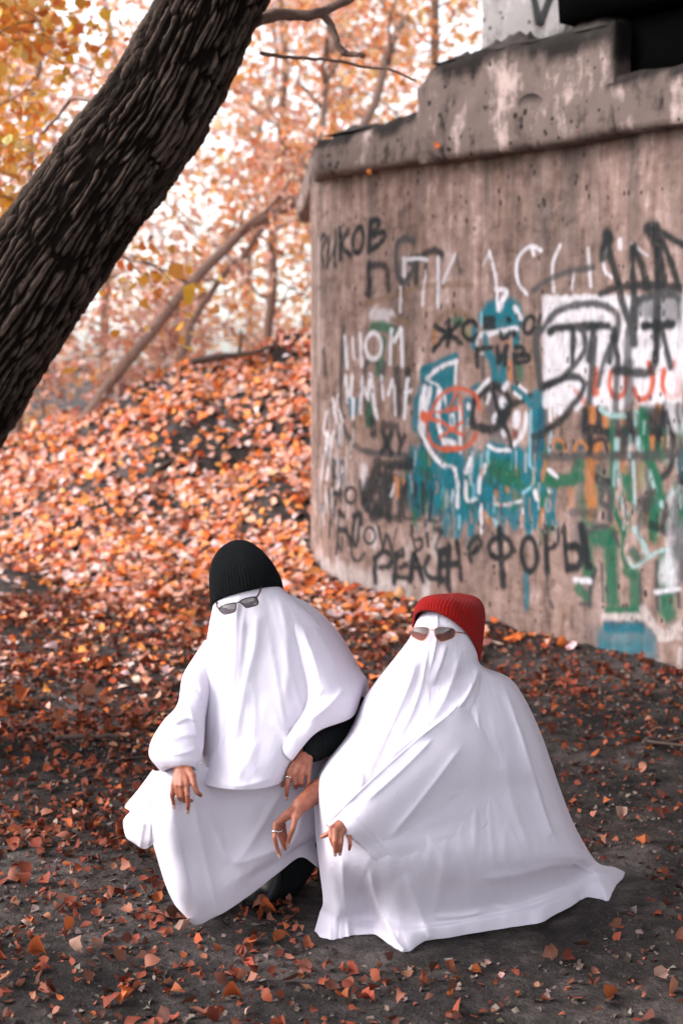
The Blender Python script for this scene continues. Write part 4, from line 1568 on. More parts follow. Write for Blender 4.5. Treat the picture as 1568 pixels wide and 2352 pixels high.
# undergrowth on and behind the crest
for i, (x, y, h, nl, lab) in enumerate([(-2.7, 12.9, 1.3, 700, "leafy pinkish shrub on the left end of the crest"), (-1.75, 13.5, 1.1, 600, "thin shrub between the slanting trunks' feet"),
                                   (-3.7, 13.8, 2.0, 1100, "tall pinkish shrub behind the leaning trunk's lower edge"), (-4.4, 16.5, 2.6, 1500, "wide salmon thicket at far left behind the crest"),
                                   (-2.2, 18.5, 2.6, 1500, "low orange thicket seen behind the slanting trunks")]):
    b = on_ground(x, y)
    tree("shrub", lab, b, (x + 0.1, y, b[2] + h), 0.02, 0.006, 16, 1.1 * h * 0.6, 300 + i, nl, 0.07, PAL_PINK, sigma=0.14, group="shrubs on the crest", low=0.05, up=0.9, cat="shrub")
# the near poplar whose yellow leaves hang in at the top left
tree("yellow_poplar", "yellow leaved tree hanging into the top left corner", on_ground(-3.1, 7.9), (-1.9, 8.1, 4.5), 0.06, 0.015, 40, 1.5, 411, 5200, 0.068, PAL_YELLOW, sigma=0.14, group=None, low=0.45, up=0.05, singles=260)

# ================================================================== dead wood on the ground
def stick(label, ctrl, r0, r1, seed, fork=None, lift=0.0, name="fallen_branch", cat="branch"):
    P = np.array([GP(x, y, 0) if len(c) == 0 else PX(x, y, c[0]) for x, y, *c in ctrl])
    P[:, 2] = terrain(P[:, 0], P[:, 1]) + r0 * 0.8 + lift
    base = P[0].copy()
    m = MB(); Q = bend(catmull(P, 24), 0.01, seed); m.tube(Q - base, np.linspace(r0, r1, 24), 8)
    if fork is not None:
        k, dv, ln = fork
        q = Q[k] + np.array(dv) * ln * np.linspace(0, 1, 8)[:, None]
        m.tube(q - base, np.linspace(r1 * 1.2, r1 * 0.5, 8), 6)
    o = obj(name, m.mesh(name), M_STICK)
    o.location = base
    tag(o, label, cat)
stick("dead forked branch lying along the crest of the bank", [(440, 868, 12.3), (500, 850, 12.3), (560, 822, 12.3), (640, 785, 12.3)], 0.035, 0.018, 3, (14, (0.1, 0, 1), 0.22), 0.10)
stick("long thin brown stick left of the kneeling figures", [(190, 1780), (250, 1762), (330, 1745), (470, 1735)], 0.008, 0.004, 4, None, 0.0, "stick", "stick")
stick("short grey stick on the flat soil near the left edge", [(130, 1712), (200, 1715), (275, 1712)], 0.012, 0.008, 5, None, 0.0, "stick", "stick")
stick("dark twig poking in from the right edge", [(1475, 1742), (1490, 1735), (1530, 1730), (1600, 1722)], 0.009, 0.006, 6, (3, (0.8, -0.55, 0.05), 0.35), 0.01, "stick", "stick")
stick("dark root like stick on the leafy bank", [(350, 1065, 11.0), (410, 1040, 11.1), (480, 1005, 11.3)], 0.02, 0.008, 8, None, 0.02)

# single leaves that stuck to the pier
for x, y, sz, cc in ((921, 1358, 0.075, (0.62, 0.33, 0.16)), (1005, 338, 0.05, (0.5, 0.12, 0.03)), (850, 392, 0.05, (0.5, 0.15, 0.04)), (1330, 300, 0.045, (0.45, 0.1, 0.03)), (1475, 1545, 0.06, (0.5, 0.1, 0.02)), (1190, 1500, 0.05, (0.55, 0.2, 0.05))):
    s_, z_, t_ = wall_hit(x, y)
    off = 0.012 if y > 500 else CAPO + 0.03
    xy, nn = pier_xy(np.array([s_]), off)
    p = np.array([xy[0][0], xy[0][1], z_])
    if y < 500:
        fs, fz = face_s(x, y, CAPO + 0.02)
        p = np.array([*wxy(fs, CAPO + 0.02), fz])
    v, f, c = leaves_mesh(np.zeros((1, 3)), np.array([[nn[0][0], nn[0][1], 0.35]]), np.array([sz]), np.array([cc]), rl, (LV5, LF5), 0.9, 0.5)
    mm = MB(); mm.add(v, f, c)
    o = obj("stuck_leaf", mm.mesh("stuck_leaf"), M_LEAF, pier)
    o.location = p - POFF
# a green sprout at the foot of the pier
sp = GP(768, 1372); sp[2] = float(terrain(sp[0], sp[1]))
plant = empty("green_sprout", tuple(sp)); tag(plant, "small green weed at the foot of the pier's rounded end", "plant")
for k in range(9):
    a = k * 2.4
    dv = np.array([math.cos(a), math.sin(a), 1.2]); dv /= np.linalg.norm(dv)
    q = dv * np.linspace(0, 0.07, 5)[:, None]
    m = MB(); m.tube(q, np.linspace(0.002, 0.001, 5), 4, np.array((0.05, 0.12, 0.03)))
    v, f, c = leaves_mesh(q[-1:], np.array([[dv[0], dv[1], 1.0]]), np.array([0.05]), np.array([(0.05, 0.16, 0.035)]), rl, (LV3, LF3)); m.add(v, f, c)
    obj("leaf", m.mesh("leaf"), M_TREE_LEAF, plant)
# ================================================================== cloth
def cloth_material():
    t = NT("white_cotton_sheet")
    co = t.n('ShaderNodeTexCoord').outputs['Object']
    w1 = t.n('ShaderNodeTexWave', wave_type='BANDS', bands_direction='X')
    w2 = t.n('ShaderNodeTexWave', wave_type='BANDS', bands_direction='Z')
    for w in (w1, w2):
        t.l(co, w.inputs['Vector'])
        w.inputs['Scale'].default_value = 260
        w.inputs['Distortion'].default_value = 1.2
    weave = t.math('ADD', w1.outputs['Fac'], w2.outputs['Fac'])
    crum = t.noise(co, 22, 5, 0.6)
    soft = t.noise(co, 6, 3, 0.5)
    vo = t.n('ShaderNodeTexVoronoi', feature='DISTANCE_TO_EDGE')
    wob = t.n('ShaderNodeVectorMath', operation='ADD')
    t.l(co, wob.inputs[0]); t.l(t.noise(co, 5, 3, 0.5, 'Color'), wob.inputs[1])
    t.l(t.mapping(wob.outputs[0], (1, 1, 0.6)), vo.inputs['Vector']); vo.inputs['Scale'].default_value = 7.5
    crease = t.math('MULTIPLY', t.math('MINIMUM', vo.outputs['Distance'], 0.05), -14.0)
    crum = t.math('ADD', crum, t.math('MULTIPLY', crease, 0.55))
    h = t.math('ADD', t.math('MULTIPLY', weave, 0.10), t.math('ADD', t.math('MULTIPLY', crum, 0.7), t.math('MULTIPLY', soft, 1.0)))
    c = t.mix(t.math('MULTIPLY', t.noise(co, 9, 4), 0.3), (0.80, 0.75, 0.835), (0.775, 0.715, 0.805))
    d = t.bsdf(c, 1.0, t.bump(h, 0.24, 0.006), 0.0)
    tr = t.n('ShaderNodeBsdfTranslucent')
    t.l(c, tr.inputs['Color'])
    mx = t.n('ShaderNodeMixShader')
    mx.inputs[0].default_value = 0.30
    t.l(d, mx.inputs[1]); t.l(tr.outputs[0], mx.inputs[2])
    return t.surf(mx.outputs[0])

def knit_material(name, color, scale=1.0, sheen=0.2):
    t = NT(name)
    uv = t.n('ShaderNodeTexCoord').outputs['UV']
    w = t.n('ShaderNodeTexWave', wave_type='BANDS', bands_direction='X')
    t.l(uv, w.inputs['Vector']); w.inputs['Scale'].default_value = 26 * scale; w.inputs['Distortion'].default_value = 0.6
    v = t.n('ShaderNodeTexWave', wave_type='BANDS', bands_direction='Y')
    t.l(uv, v.inputs['Vector']); v.inputs['Scale'].default_value = 14 * scale; v.inputs['Distortion'].default_value = 1.0
    nz = t.noise(uv, 60, 4, 0.7)
    h = t.math('ADD', t.math('MULTIPLY', w.outputs['Fac'], 1.0), t.math('ADD', t.math('MULTIPLY', v.outputs['Fac'], 0.4), t.math('MULTIPLY', nz, 0.6)))
    c = t.mix(nz, tuple(x * 0.7 for x in color), tuple(min(1, x * 1.25) for x in color))
    return t.surf(t.bsdf(c, 0.95, t.bump(h, 0.5, 0.004), 0.1, Sheen_Weight=sheen, Sheen_Roughness=0.5))

def skin_material():
    t = NT("skin")
    co = t.n('ShaderNodeTexCoord').outputs['Object']
    a = t.noise(co, 35, 4, 0.6)
    b = t.noise(co, 420, 4, 0.7)
    c = t.ramp(a, [(0.35, (0.23, 0.070, 0.042)), (0.65, (0.38, 0.135, 0.080))])
    return t.surf(t.bsdf(c, 0.5, t.bump(t.math('ADD', t.math('MULTIPLY', a, 0.7), t.math('MULTIPLY', b, 0.3)), 0.25, 0.003), 0.4, Subsurface_Weight=0.12, Subsurface_Scale=0.008))

M_SHEET = cloth_material()
M_BLACK_KNIT = knit_material("black_knit", (0.004, 0.005, 0.006), 1.0, 0.0)
M_RED_KNIT = knit_material("red_knit", (0.25, 0.006, 0.005), 1.0, 0.05)
M_SKIN = skin_material()
M_BLACK = simple_mat("black_jersey", (0.007, 0.008, 0.009), 0.95, 60, 0.3, 0.3, 0.002, 0.1)
M_BOOT = simple_mat("black_leather", (0.010, 0.010, 0.011), 0.5, 50, 0.3, 0.3, 0.002, 0.4)
M_FRAME = simple_mat("dark_brown_plastic", (0.030, 0.012, 0.010), 0.35, 30, 0.2, 0.05, 0.001, 0.5)
M_GOLD = simple_mat("copper_wire", (0.55, 0.26, 0.20), 0.3, 30, 0.2, 0.05, 0.001, 0.5, Metallic=0.8)
M_SILVER = simple_mat("polished_silver", (0.75, 0.72, 0.72), 0.2, 30, 0.1, 0.05, 0.001, 0.5, Metallic=1.0)
M_NAIL = simple_mat("nail", (0.42, 0.28, 0.25), 0.3, 30, 0.1, 0.05, 0.001, 0.5)

def lens_material(name, top, low, top_a, low_a):
    """tinted see-through lens, darker towards its upper edge (a graded sunglass tint), in the lens's own uv"""
    t = NT(name)
    uv = t.n('ShaderNodeTexCoord').outputs['UV']
    sep = t.n('ShaderNodeSeparateXYZ'); t.l(uv, sep.inputs[0])
    f = sep.outputs['Y']
    c = t.mix(f, low, top)
    tr = t.n('ShaderNodeBsdfTransparent'); t.l(t.mix(f, tuple(min(1, x * 1.0) for x in low), top), tr.inputs['Color'])
    body = t.n('ShaderNodeBsdfDiffuse'); t.l(t.mix(0.5, c, (0.3, 0.25, 0.25)), body.inputs['Color'])
    gl = t.n('ShaderNodeBsdfGlossy'); gl.inputs['Roughness'].default_value = 0.08
    m0 = t.n('ShaderNodeMixShader'); m0.inputs[0].default_value = 0.18
    t.l(tr.outputs[0], m0.inputs[1]); t.l(body.outputs[0], m0.inputs[2])
    m1 = t.n('ShaderNodeMixShader'); m1.inputs[0].default_value = 0.08
    t.l(m0.outputs[0], m1.inputs[1]); t.l(gl.outputs[0], m1.inputs[2])
    return t.surf(m1.outputs[0])
M_LENS_GREY = lens_material("grey_lens", (0.11, 0.10, 0.105), (0.17, 0.15, 0.155), 0, 0)
M_LENS_BROWN = lens_material("brown_graded_lens", (0.006, 0.004, 0.008), (0.34, 0.115, 0.08), 0, 0)

def row(xl, yl, xr, yr, d, front, back, sag=0.0, dl=None, dr=None, n=9, pw=0.75):
    """cross section of a draped form: left and right edge in the photo, distance, bulge to the front and to the back"""
    dl = d if dl is None else dl
    dr = d if dr is None else dr
    P = []
    for k in range(n):
        u = k / (n - 1)
        uu = 0.5 - 0.5 * math.cos(math.pi * u)
        s = math.sin(math.pi * u) ** pw if 0 < u < 1 else 0.0
        P.append((xl + (xr - xl) * uu, yl + (yr - yl) * uu + sag * s, dl + (dr - dl) * uu - front * s))
    return np.array(P), back

def rowp(pts, back):
    return np.array(pts, float), back

def ring(rw, nf, nb):
    P, back = rw
    F = catmull(P, nf)
    u = np.linspace(0, 1, nb + 2)[1:-1]
    a, b = P[-1], P[0]
    B = a + (b - a) * (0.5 - 0.5 * np.cos(np.pi * u))[:, None]
    B[:, 2] += back * np.sin(np.pi * u) ** 0.8
    return np.concatenate([F, B]), np.concatenate([np.sin(np.pi * np.linspace(0, 1, nf)) ** 0.5, np.zeros(nb)])

def seg_dist(X, Y, pts):
    D = np.full(X.shape, 1e9); S = np.zeros(X.shape); T = np.zeros(X.shape)
    Q = catmull(np.array(pts, float), max(len(pts) * 6, 8)) if len(pts) > 2 else np.array(pts, float)
    n = len(Q) - 1
    for i in range(n):
        a, b = Q[i], Q[i + 1]
        ab = b - a
        L = ab @ ab + 1e-9
        u = np.clip(((X - a[0]) * ab[0] + (Y - a[1]) * ab[1]) / L, 0, 1)
        px, py = X - a[0] - u * ab[0], Y - a[1] - u * ab[1]
        d = np.hypot(px, py)
        sd = np.sign(ab[0] * py - ab[1] * px)
        k = d < D
        D = np.where(k, d, D); S = np.where(k, sd, S); T = np.where(k, (i + u) / n, T)
    return D, S, T

def apply_folds(A, W, folds, wr=1.0, seed=0, hub=None):
    """A (...,3) photo x, y, distance; pushes cloth towards the viewer along fold lines"""
    X, Y = A[..., 0], A[..., 1]
    dz = np.zeros(X.shape)
    for f in folds:
        kind, pts, w, amp = f[:4]
        D, S, T = seg_dist(X, Y, pts)
        end = sstep(0, 0.18, T) * sstep(1.0, 0.80, T) if kind != 'hem' else 1.0
        if len(f) > 4 and kind != 'sleeve' and f[4] == 'open': end = sstep(0, 0.2, T)
        if len(f) > 4 and kind != 'sleeve' and f[4] == 'top': end = sstep(1.0, 0.75, T)
        if kind == 'sleeve':                    # steep above the arm line, easy below it, cut off at the cuff line
            D2, S2, T2 = seg_dist(X, Y, f[4])
            end = sstep(0, 0.35, T) * sstep(-4, 4, -S2 * D2)
            g = np.where(S < 0, np.exp(-(D / w) ** 2), np.exp(-(D / 4.5) ** 2))
        elif kind in ('ridge', 'hem'):
            g = 0.45 * np.exp(-(D / (0.95 * w)) ** 2) + 0.65 * np.exp(-np.abs(D / (0.42 * w)) ** 1.5)
        else:                                   # 'lap': steep on the right hand side of the line, easy on the left
            g = np.where(S > 0, np.exp(-(D / (w * 1.6)) ** 2), np.exp(-(D / (w * 0.30)) ** 2))
        dz += amp * g * end
    wv = wr * (0.0030 * fbm(X / 75, Y / 130, 0, seed, 3) + 0.0009 * (1 - np.abs(fbm(X / 30 + Y / 90, Y / 60, 0, seed + 5, 3))) ** 3)
    if hub is not None:
        an = np.arctan2(X - hub[0], Y - hub[1]); rr = np.hypot(X - hub[0], Y - hub[1])
        wv = wv + hub[2] * sstep(60, 420, rr) * (1 - np.abs(fbm(an * 9, rr / 420, 0, seed + 40, 3))) ** 2
    A = A.copy()
    A[..., 2] -= (0.62 * dz + wv) * W
    return A

def loft(rows, nf=90, nb=40, per=16, folds=(), wr=1.0, seed=0, cap_top=False, hub=None, keep=None):
    R = [ring(r, nf, nb) for r in rows]
    A = catmull(np.stack([r[0] for r in R]), (len(rows) - 1) * per + 1)
    W = np.broadcast_to(R[0][1], A.shape[:2])
    A = apply_folds(A, np.maximum(W, 0.12), folds, wr, seed, hub)
    n = nf + nb
    if keep is not None: keep.append(A[:, :nf].reshape(-1, 3))
    V = pxa(A).reshape(-1, 3)
    F = [grid_faces(n, A.shape[0], True)]
    if cap_top:
        c = V[:n].mean(0)
        V = np.concatenate([V, c[None]])
        k = np.arange(n)
        F.append(np.stack([(k + 1) % n, k, np.full(n, len(V) - 1)], 1))
    return V, F

def patch(rows, nu=70, per=16, folds=(), wr=1.0, seed=0):
    R = np.stack([catmull(np.array(r, float), nu) for r in rows])
    A = catmull(R, (len(rows) - 1) * per + 1)
    A = apply_folds(A, np.ones(A.shape[:2]), folds, wr, seed)
    return pxa(A).reshape(-1, 3), [grid_faces(nu, A.shape[0])]

def cloth_obj(name, pieces, parent, off, mat=None, thick=0.0016):
    mb = MB()
    for v, f in pieces: mb.add(v, f)
    o = obj(name, mb.mesh(name, True, off), mat or M_SHEET, parent)
    sm = o.modifiers.new("thickness", 'SOLIDIFY'); sm.thickness = thick; sm.offset = 0
    return o

# ================================================================== bodies
def capsule(mb, a, b, ra, rb, n=14):
    """tapered rounded limb"""
    a, b = np.asarray(a, float), np.asarray(b, float)
    d = b - a; L = np.linalg.norm(d)
    if L < 1e-5: d = np.array([0, 0, 1.0]); L = 1e-5
    d = d / L
    pts, rad = [], []
    for k in range(5):
        t = math.pi / 2 * k / 5
        pts.append(a - d * ra * math.cos(t)); rad.append(max(ra * math.sin(t), 1e-4))
    pts.append(a); rad.append(ra)
    pts.append((a + b) / 2); rad.append((ra + rb) / 2)
    pts.append(b); rad.append(rb)
    for k in range(1, 6):
        t = math.pi / 2 * k / 5
        pts.append(b + d * rb * math.sin(t)); rad.append(max(rb * math.cos(t), 1e-4))
    v, f = tube(np.array(pts), np.array(rad), n)
    mb.add(v, f)

def remeshed(mb, voxel, smooth, name):
    me = mb.mesh(name)
    o = bpy.data.objects.new("tmp", me); COL.objects.link(o)
    r = o.modifiers.new("r", 'REMESH'); r.mode = 'VOXEL'; r.voxel_size = voxel; r.use_smooth_shade = True
    s = o.modifiers.new("s", 'SMOOTH'); s.factor = 0.5; s.iterations = smooth
    dg = bpy.context.evaluated_depsgraph_get()
    res = bpy.data.meshes.new_from_object(o.evaluated_get(dg))
    n = len(res.vertices); V = np.zeros(n * 3, np.float32); res.vertices.foreach_get('co', V)
    fl = np.zeros(len(res.loops), np.int32); res.loops.foreach_get('vertex_index', fl)
    tot = np.zeros(len(res.polygons), np.int32); res.polygons.foreach_get('loop_total', tot)
    st = np.zeros(len(res.polygons), np.int32); res.polygons.foreach_get('loop_start', st)
    F = []
    for k in (3, 4):
        ii = st[tot == k]
        if len(ii): F.append(fl[ii[:, None] + np.arange(k)])
    bpy.data.objects.remove(o); bpy.data.meshes.remove(me); bpy.data.meshes.remove(res)
    return V.reshape(-1, 3), F

def hand_chain(mb, cr, fingers, wrist, palm_r=0.0115, fr=0.0076):
    """fingers: dict name -> [(x, y, distance) knuckle, joint, joint, tip] in crop units"""
    ox, oy, k = cr
    w = lambda p: PX((ox + p[0] / k) / 1.63265, (oy + p[1] / k) / 1.63265, p[2])
    W = w(wrist)
    for nm, ch in fingers.items():
        Q = [w(p) for p in ch]
        r0 = fr * {'thumb': 1.12, 'index': 1.0, 'middle': 1.02, 'ring': 0.97, 'pinky': 0.86}[nm]
        n = len(Q) - 1
        for i in range(n):
            ra = r0 * (1.08 - 0.13 * i); rb = r0 * (1.08 - 0.13 * (i + 1))
            capsule(mb, Q[i], Q[i + 1], ra, rb)
        kn = Q[0]
        mid = W + (kn - W) * 0.5
        capsule(mb, W, mid, palm_r * 1.25, palm_r * 1.1)
        capsule(mb, mid, kn, palm_r * 1.1, r0 * 1.18)
    return W, w

def torus_pts(c, axis, R, n=18):
    axis = np.asarray(axis, float); axis /= np.linalg.norm(axis)
    a = np.array([0, 0, 1.0]) if abs(axis[2]) < 0.8 else np.array([1.0, 0, 0])
    u = np.cross(axis, a); u /= np.linalg.norm(u); v = np.cross(axis, u)
    th = np.linspace(0, 2 * np.pi, n + 1)
    return c + R * (np.cos(th)[:, None] * u + np.sin(th)[:, None] * v)

def ring_on(parent, off, p, q, R, mat=None, r=0.0016):
    c = (np.asarray(p) + np.asarray(q)) / 2
    m = MB(); m.tube(torus_pts(c, np.asarray(q) - np.asarray(p), R), r, 8, cap=False)
    return obj("ring", m.mesh("ring", True, off), mat or M_SILVER, parent)

def nail_on(mb, tip, prev, view_up, r):
    """small oval plate on the back of a fingertip"""
    tip, prev = np.asarray(tip), np.asarray(prev)
    ax = tip - prev; ax /= np.linalg.norm(ax)
    n = np.asarray(view_up, float) - ax * np.dot(view_up, ax); n /= np.linalg.norm(n)
    s = np.cross(ax, n)
    V, F = [], []
    K, J = 7, 5
    for i in range(K):
        for j in range(J):
            u, v = i / (K - 1) * 2 - 1, j / (J - 1) * 2 - 1
            w = math.sqrt(max(0, 1 - 0.75 * max(0, abs(u)) ** 3))
            V.append(tip + ax * (u * r * 1.15 + r * 0.35) + s * v * w * r * 0.8 + n * r * (0.98 - 0.22 * v * v))
    mb.add(V, grid_faces(J, K))

def glasses(parent, off, cr, lenses, d_of, frame_mat, lens_mat, links, r=0.0018, lens_off=0.0015, rim=True):
    ox, oy, k = cr
    w = lambda p, dd=0.0: PX((ox + p[0] / k) / 1.63265, (oy + p[1] / k) / 1.63265, d_of(p[0]) + dd)
    g = empty("eyeglasses", tuple(w(lenses[0][0]) - off)); g.parent = parent
    o2 = w(lenses[0][0])
    m = MB()
    for L in lenses:
        C = np.array(L + [L[0], L[1]], float)
        Q = catmull(np.array(L[-2:] + L + L[:2], float), (len(L) + 4 - 1) * 6 + 1)[12:-6]
        P = np.array([w(q) for q in Q])
        if rim: m.tube(P, r, 6, cap=False)
        xs, ys = Q[:, 0], Q[:, 1]
        c = Q.mean(0)
        rings = [Q * (1 - t) + c * t for t in (0.0, 0.35, 0.7)]
        V = [w(q, lens_off - 0.004 * (1 - np.hypot(*((q - c) / (np.ptp(Q, axis=0) / 2))) ** 2 * 0.6)) for R in rings for q in R] + [w(c, lens_off - 0.004)]
        n = len(Q)
        UVv = [((q[0] - xs.min()) / np.ptp(xs), (ys.max() - q[1]) / np.ptp(ys)) for R in rings for q in R] + [(0.5, (ys.max() - c[1]) / np.ptp(ys))]
        F4 = grid_faces(n, 3, False)
        kk = np.arange(n - 1)
        F3 = np.stack([2 * n + kk, 2 * n + kk + 1, np.full(n - 1, 3 * n)], 1)
        me = mesh_np("lens", np.array(V) - o2, [F4, F3])
        ul = me.uv_layers.new(name="lens")
        li = np.zeros(len(me.loops), np.int32); me.loops.foreach_get('vertex_index', li)
        ul.data.foreach_set('uv', np.array(UVv, np.float32)[li].ravel())
        obj("lens", me, lens_mat, g)
    br, temples = links
    m.tube(np.array([w(p) for p in br]), r * 1.1, 6)
    obj("frame", m.mesh("frame", True, o2), frame_mat, g)
    for T in temples:
        m = MB(); m.tube(catmull(np.array([PX((ox + p[0] / k) / 1.63265, (oy + p[1] / k) / 1.63265, p[2]) for p in T]), 16), r * T_SCALE, 6)
        obj("temple", m.mesh("temple", True, o2), frame_mat, g)
    return g
T_SCALE = 1.35

def beanie(parent, off, rows, mat, seed, folds=(), cuff=True):
    nf, nb, per = 220, 120, 16
    R = [ring(r, nf, nb) for r in rows]
    A = catmull(np.stack([r[0] for r in R]), (len(rows) - 1) * per + 1)
    A = apply_folds(A, np.broadcast_to(np.maximum(R[0][1], 0.15), A.shape[:2]), folds, 1.2, seed)
    n = nf + nb
    th = np.arange(n) * (2 * np.pi * 24 / n)
    P = pxa(A)
    c = P.mean(1, keepdims=True)
    dirs = P - c; dirs /= np.linalg.norm(dirs, axis=2, keepdims=True) + 1e-6
    P = P + dirs * (0.0016 * np.abs(np.sin(th * 1.0)))[None, :, None]
    # rolled lower edge
    low = P[:1] - dirs[:1] * 0.004
    P = np.concatenate([low, P])
    V = P.reshape(-1, 3)
    F = [grid_faces(n, P.shape[0], True)]
    top = V[-n:].mean(0)
    V = np.concatenate([V, top[None]])
    k = np.arange(n)
    F.append(np.stack([len(V) - 1 - n + k, len(V) - 1 - n + (k + 1) % n, np.full(n, len(V) - 1)], 1))
    me = mesh_np("beanie", V - off, F)
    ul = me.uv_layers.new(name="knit")
    U = np.stack(np.meshgrid(np.arange(n) / n * 4, np.arange(P.shape[0]) / P.shape[0] * 1.5), -1).reshape(-1, 2)
    U = np.concatenate([U, [[0.5, 1.5]]]).astype(np.float32)
    li = np.zeros(len(me.loops), np.int32); me.loops.foreach_get('vertex_index', li)
    ul.data.foreach_set('uv', U[li].ravel())
    o = obj("beanie", me, mat, parent)
    s = o.modifiers.new("thickness", 'SOLIDIFY'); s.thickness = 0.003; s.offset = 1
    return o

HC1 = (600, 2800, 7.84)
HC2 = (980, 2680, 4.2)
GC1 = (740, 1980, 4.1263)
GC2 = (1480, 2180, 3.92)

def person_body(name_off, limbs, arms_mb, coarse=0.013):
    """one mesh: coarse hidden trunk and legs plus the finely modelled arms and hands"""
    m = MB()
    for a, b, ra, rb in limbs: capsule(m, PX(*a), PX(*b), ra, rb, 16)
    V1, F1 = remeshed(m, coarse, 4, "trunk")
    V2, F2 = remeshed(arms_mb, 0.0026, 3, "arms")
    mb = MB(); mb.add(V1, F1); mb.add(V2, F2)
    return mb.mesh("body", True, name_off)

# ------------------------------------------------------------------ figure with the black beanie
baseL = GP(560, 2075); baseL[2] = 0.0
pL = empty("person", tuple(baseL))
tag(pL, "person squatting under a white sheet, black beanie, dark framed glasses, hands hanging over knees", "person", "two people dressed as sheet ghosts")
foldsL = [
    ('ridge', [(548, 1350), (541, 1430), (536, 1540), (512, 1650), (500, 1760)], 11, 0.014),
    ('ridge', [(592, 1395), (588, 1470), (566, 1560), (540, 1680), (515, 1780)], 16, 0.016),
    ('ridge', [(636, 1352), (655, 1440), (660, 1530), (655, 1620)], 17, 0.012),
    ('lap', [(560, 1400), (556, 1480), (548, 1560), (520, 1670)], 12, 0.010),
    ('ridge', [(500, 1400), (490, 1500), (483, 1600), (478, 1700)], 13, 0.010),
    ('ridge', [(520, 1680), (490, 1735), (470, 1765)], 8, 0.012),
    ('ridge', [(625, 1640), (660, 1700), (668, 1760)], 14, 0.010),
    ('ridge', [(478, 1772), (520, 1800), (570, 1803), (640, 1782)], 9, 0.010),
    ('ridge', [(600, 1690), (560, 1760), (540, 1800)], 22, 0.010),
]
ponchoL = loft([
    row(522, 1296, 616, 1292, 4.13, .07, .08), row(494, 1345, 640, 1325, 4.13, .095, .10),
    row(490, 1390, 650, 1354, 4.12, .105, .11, -4), row(482, 1430, 702, 1397, 4.13, .125, .13),
    row(474, 1478, 742, 1440, 4.14, .14, .15), row(458, 1540, 765, 1515, 4.15, .16, .17),
    row(452, 1620, 765, 1600, 4.16, .19, .18), row(454, 1690, 722, 1690, 4.15, .22, .18),
    row(454, 1738, 690, 1742, 4.12, .25, .17, 14), row(448, 1768, 662, 1770, 4.08, .25, .15, 42),
    row(450, 1762, 658, 1764, 4.08, .225, .15, 41), row(462, 1745, 648, 1748, 4.09, .19, .14, 34)],
    folds=foldsL, seed=11, cap_top=True, hub=(575, 1220, 0.005))
sleeveL = loft([
    row(472, 1470, 520, 1485, 4.16, .04, .08), row(444, 1512, 505, 1528, 4.14, .07, .08), row(420, 1554, 490, 1578, 4.10, .085, .08),
    row(408, 1618, 474, 1640, 4.05, .10, .08), row(376, 1656, 470, 1685, 3.99, .10, .08), row(349, 1700, 467, 1718, 3.93, .095, .07),
    row(343, 1735, 462, 1744, 3.89, .08, .06), row(360, 1760, 455, 1757, 3.87, .06, .05, -3), row(376, 1774, 450, 1768, 3.865, .046, .05, -10),
    row(380, 1764, 446, 1760, 3.868, .038, .045, -8)], nf=70, nb=40, seed=13,
    folds=[('lap', [(470, 1610), (440, 1590), (415, 1600)], 12, 0.013), ('lap', [(468, 1660), (430, 1650), (390, 1668)], 14, 0.018), ('ridge', [(465, 1690), (420, 1690), (372, 1710)], 12, 0.012),
           ('lap', [(470, 1600), (445, 1555), (425, 1540)], 11, 0.010), ('ridge', [(455, 1715), (430, 1728), (380, 1735)], 9, 0.009), ('ridge', [(415, 1590), (440, 1640), (455, 1700)], 9, 0.009)])
drapeL = patch([
    [(655, 1362, 4.26), (648, 1356, 4.18), (642, 1358, 4.13), (637, 1362, 4.10), (628, 1372, 4.14)],
    [(716, 1392, 4.30), (700, 1392, 4.14), (684, 1408, 4.06), (668, 1424, 4.022), (650, 1440, 4.08)],
    [(775, 1450, 4.34), (760, 1450, 4.15), (736, 1480, 4.02), (704, 1506, 3.982), (672, 1526, 4.06)],
    [(828, 1538, 4.34), (812, 1530, 4.15), (785, 1564, 4.00), (742, 1592, 3.945), (690, 1628, 4.02)],
    [(846, 1575, 4.32), (838, 1562, 4.15), (806, 1602, 3.98), (736, 1638, 3.92), (650, 1712, 3.93)],
    [(838, 1605, 4.32), (829, 1600, 4.15), (808, 1646, 3.99), (728, 1680, 3.93), (667, 1746, 3.92)],
    [(834, 1600, 4.34), (825, 1592, 4.18), (800, 1636, 4.03), (726, 1672, 3.97), (672, 1738, 3.95)],
    [(826, 1580, 4.36), (815, 1575, 4.22), (790, 1610, 4.10), (722, 1650, 4.05), (680, 1700, 4.02)]], nu=80, seed=17,
    folds=[('ridge', [(745, 1575), (705, 1630), (650, 1712)], 13, 0.020), ('ridge', [(690, 1430), (722, 1520), (735, 1590)], 14, 0.010),
           ('ridge', [(800, 1570), (750, 1625), (700, 1660)], 12, 0.012), ('ridge', [(700, 1405), (745, 1480), (780, 1550)], 16, 0.010)])
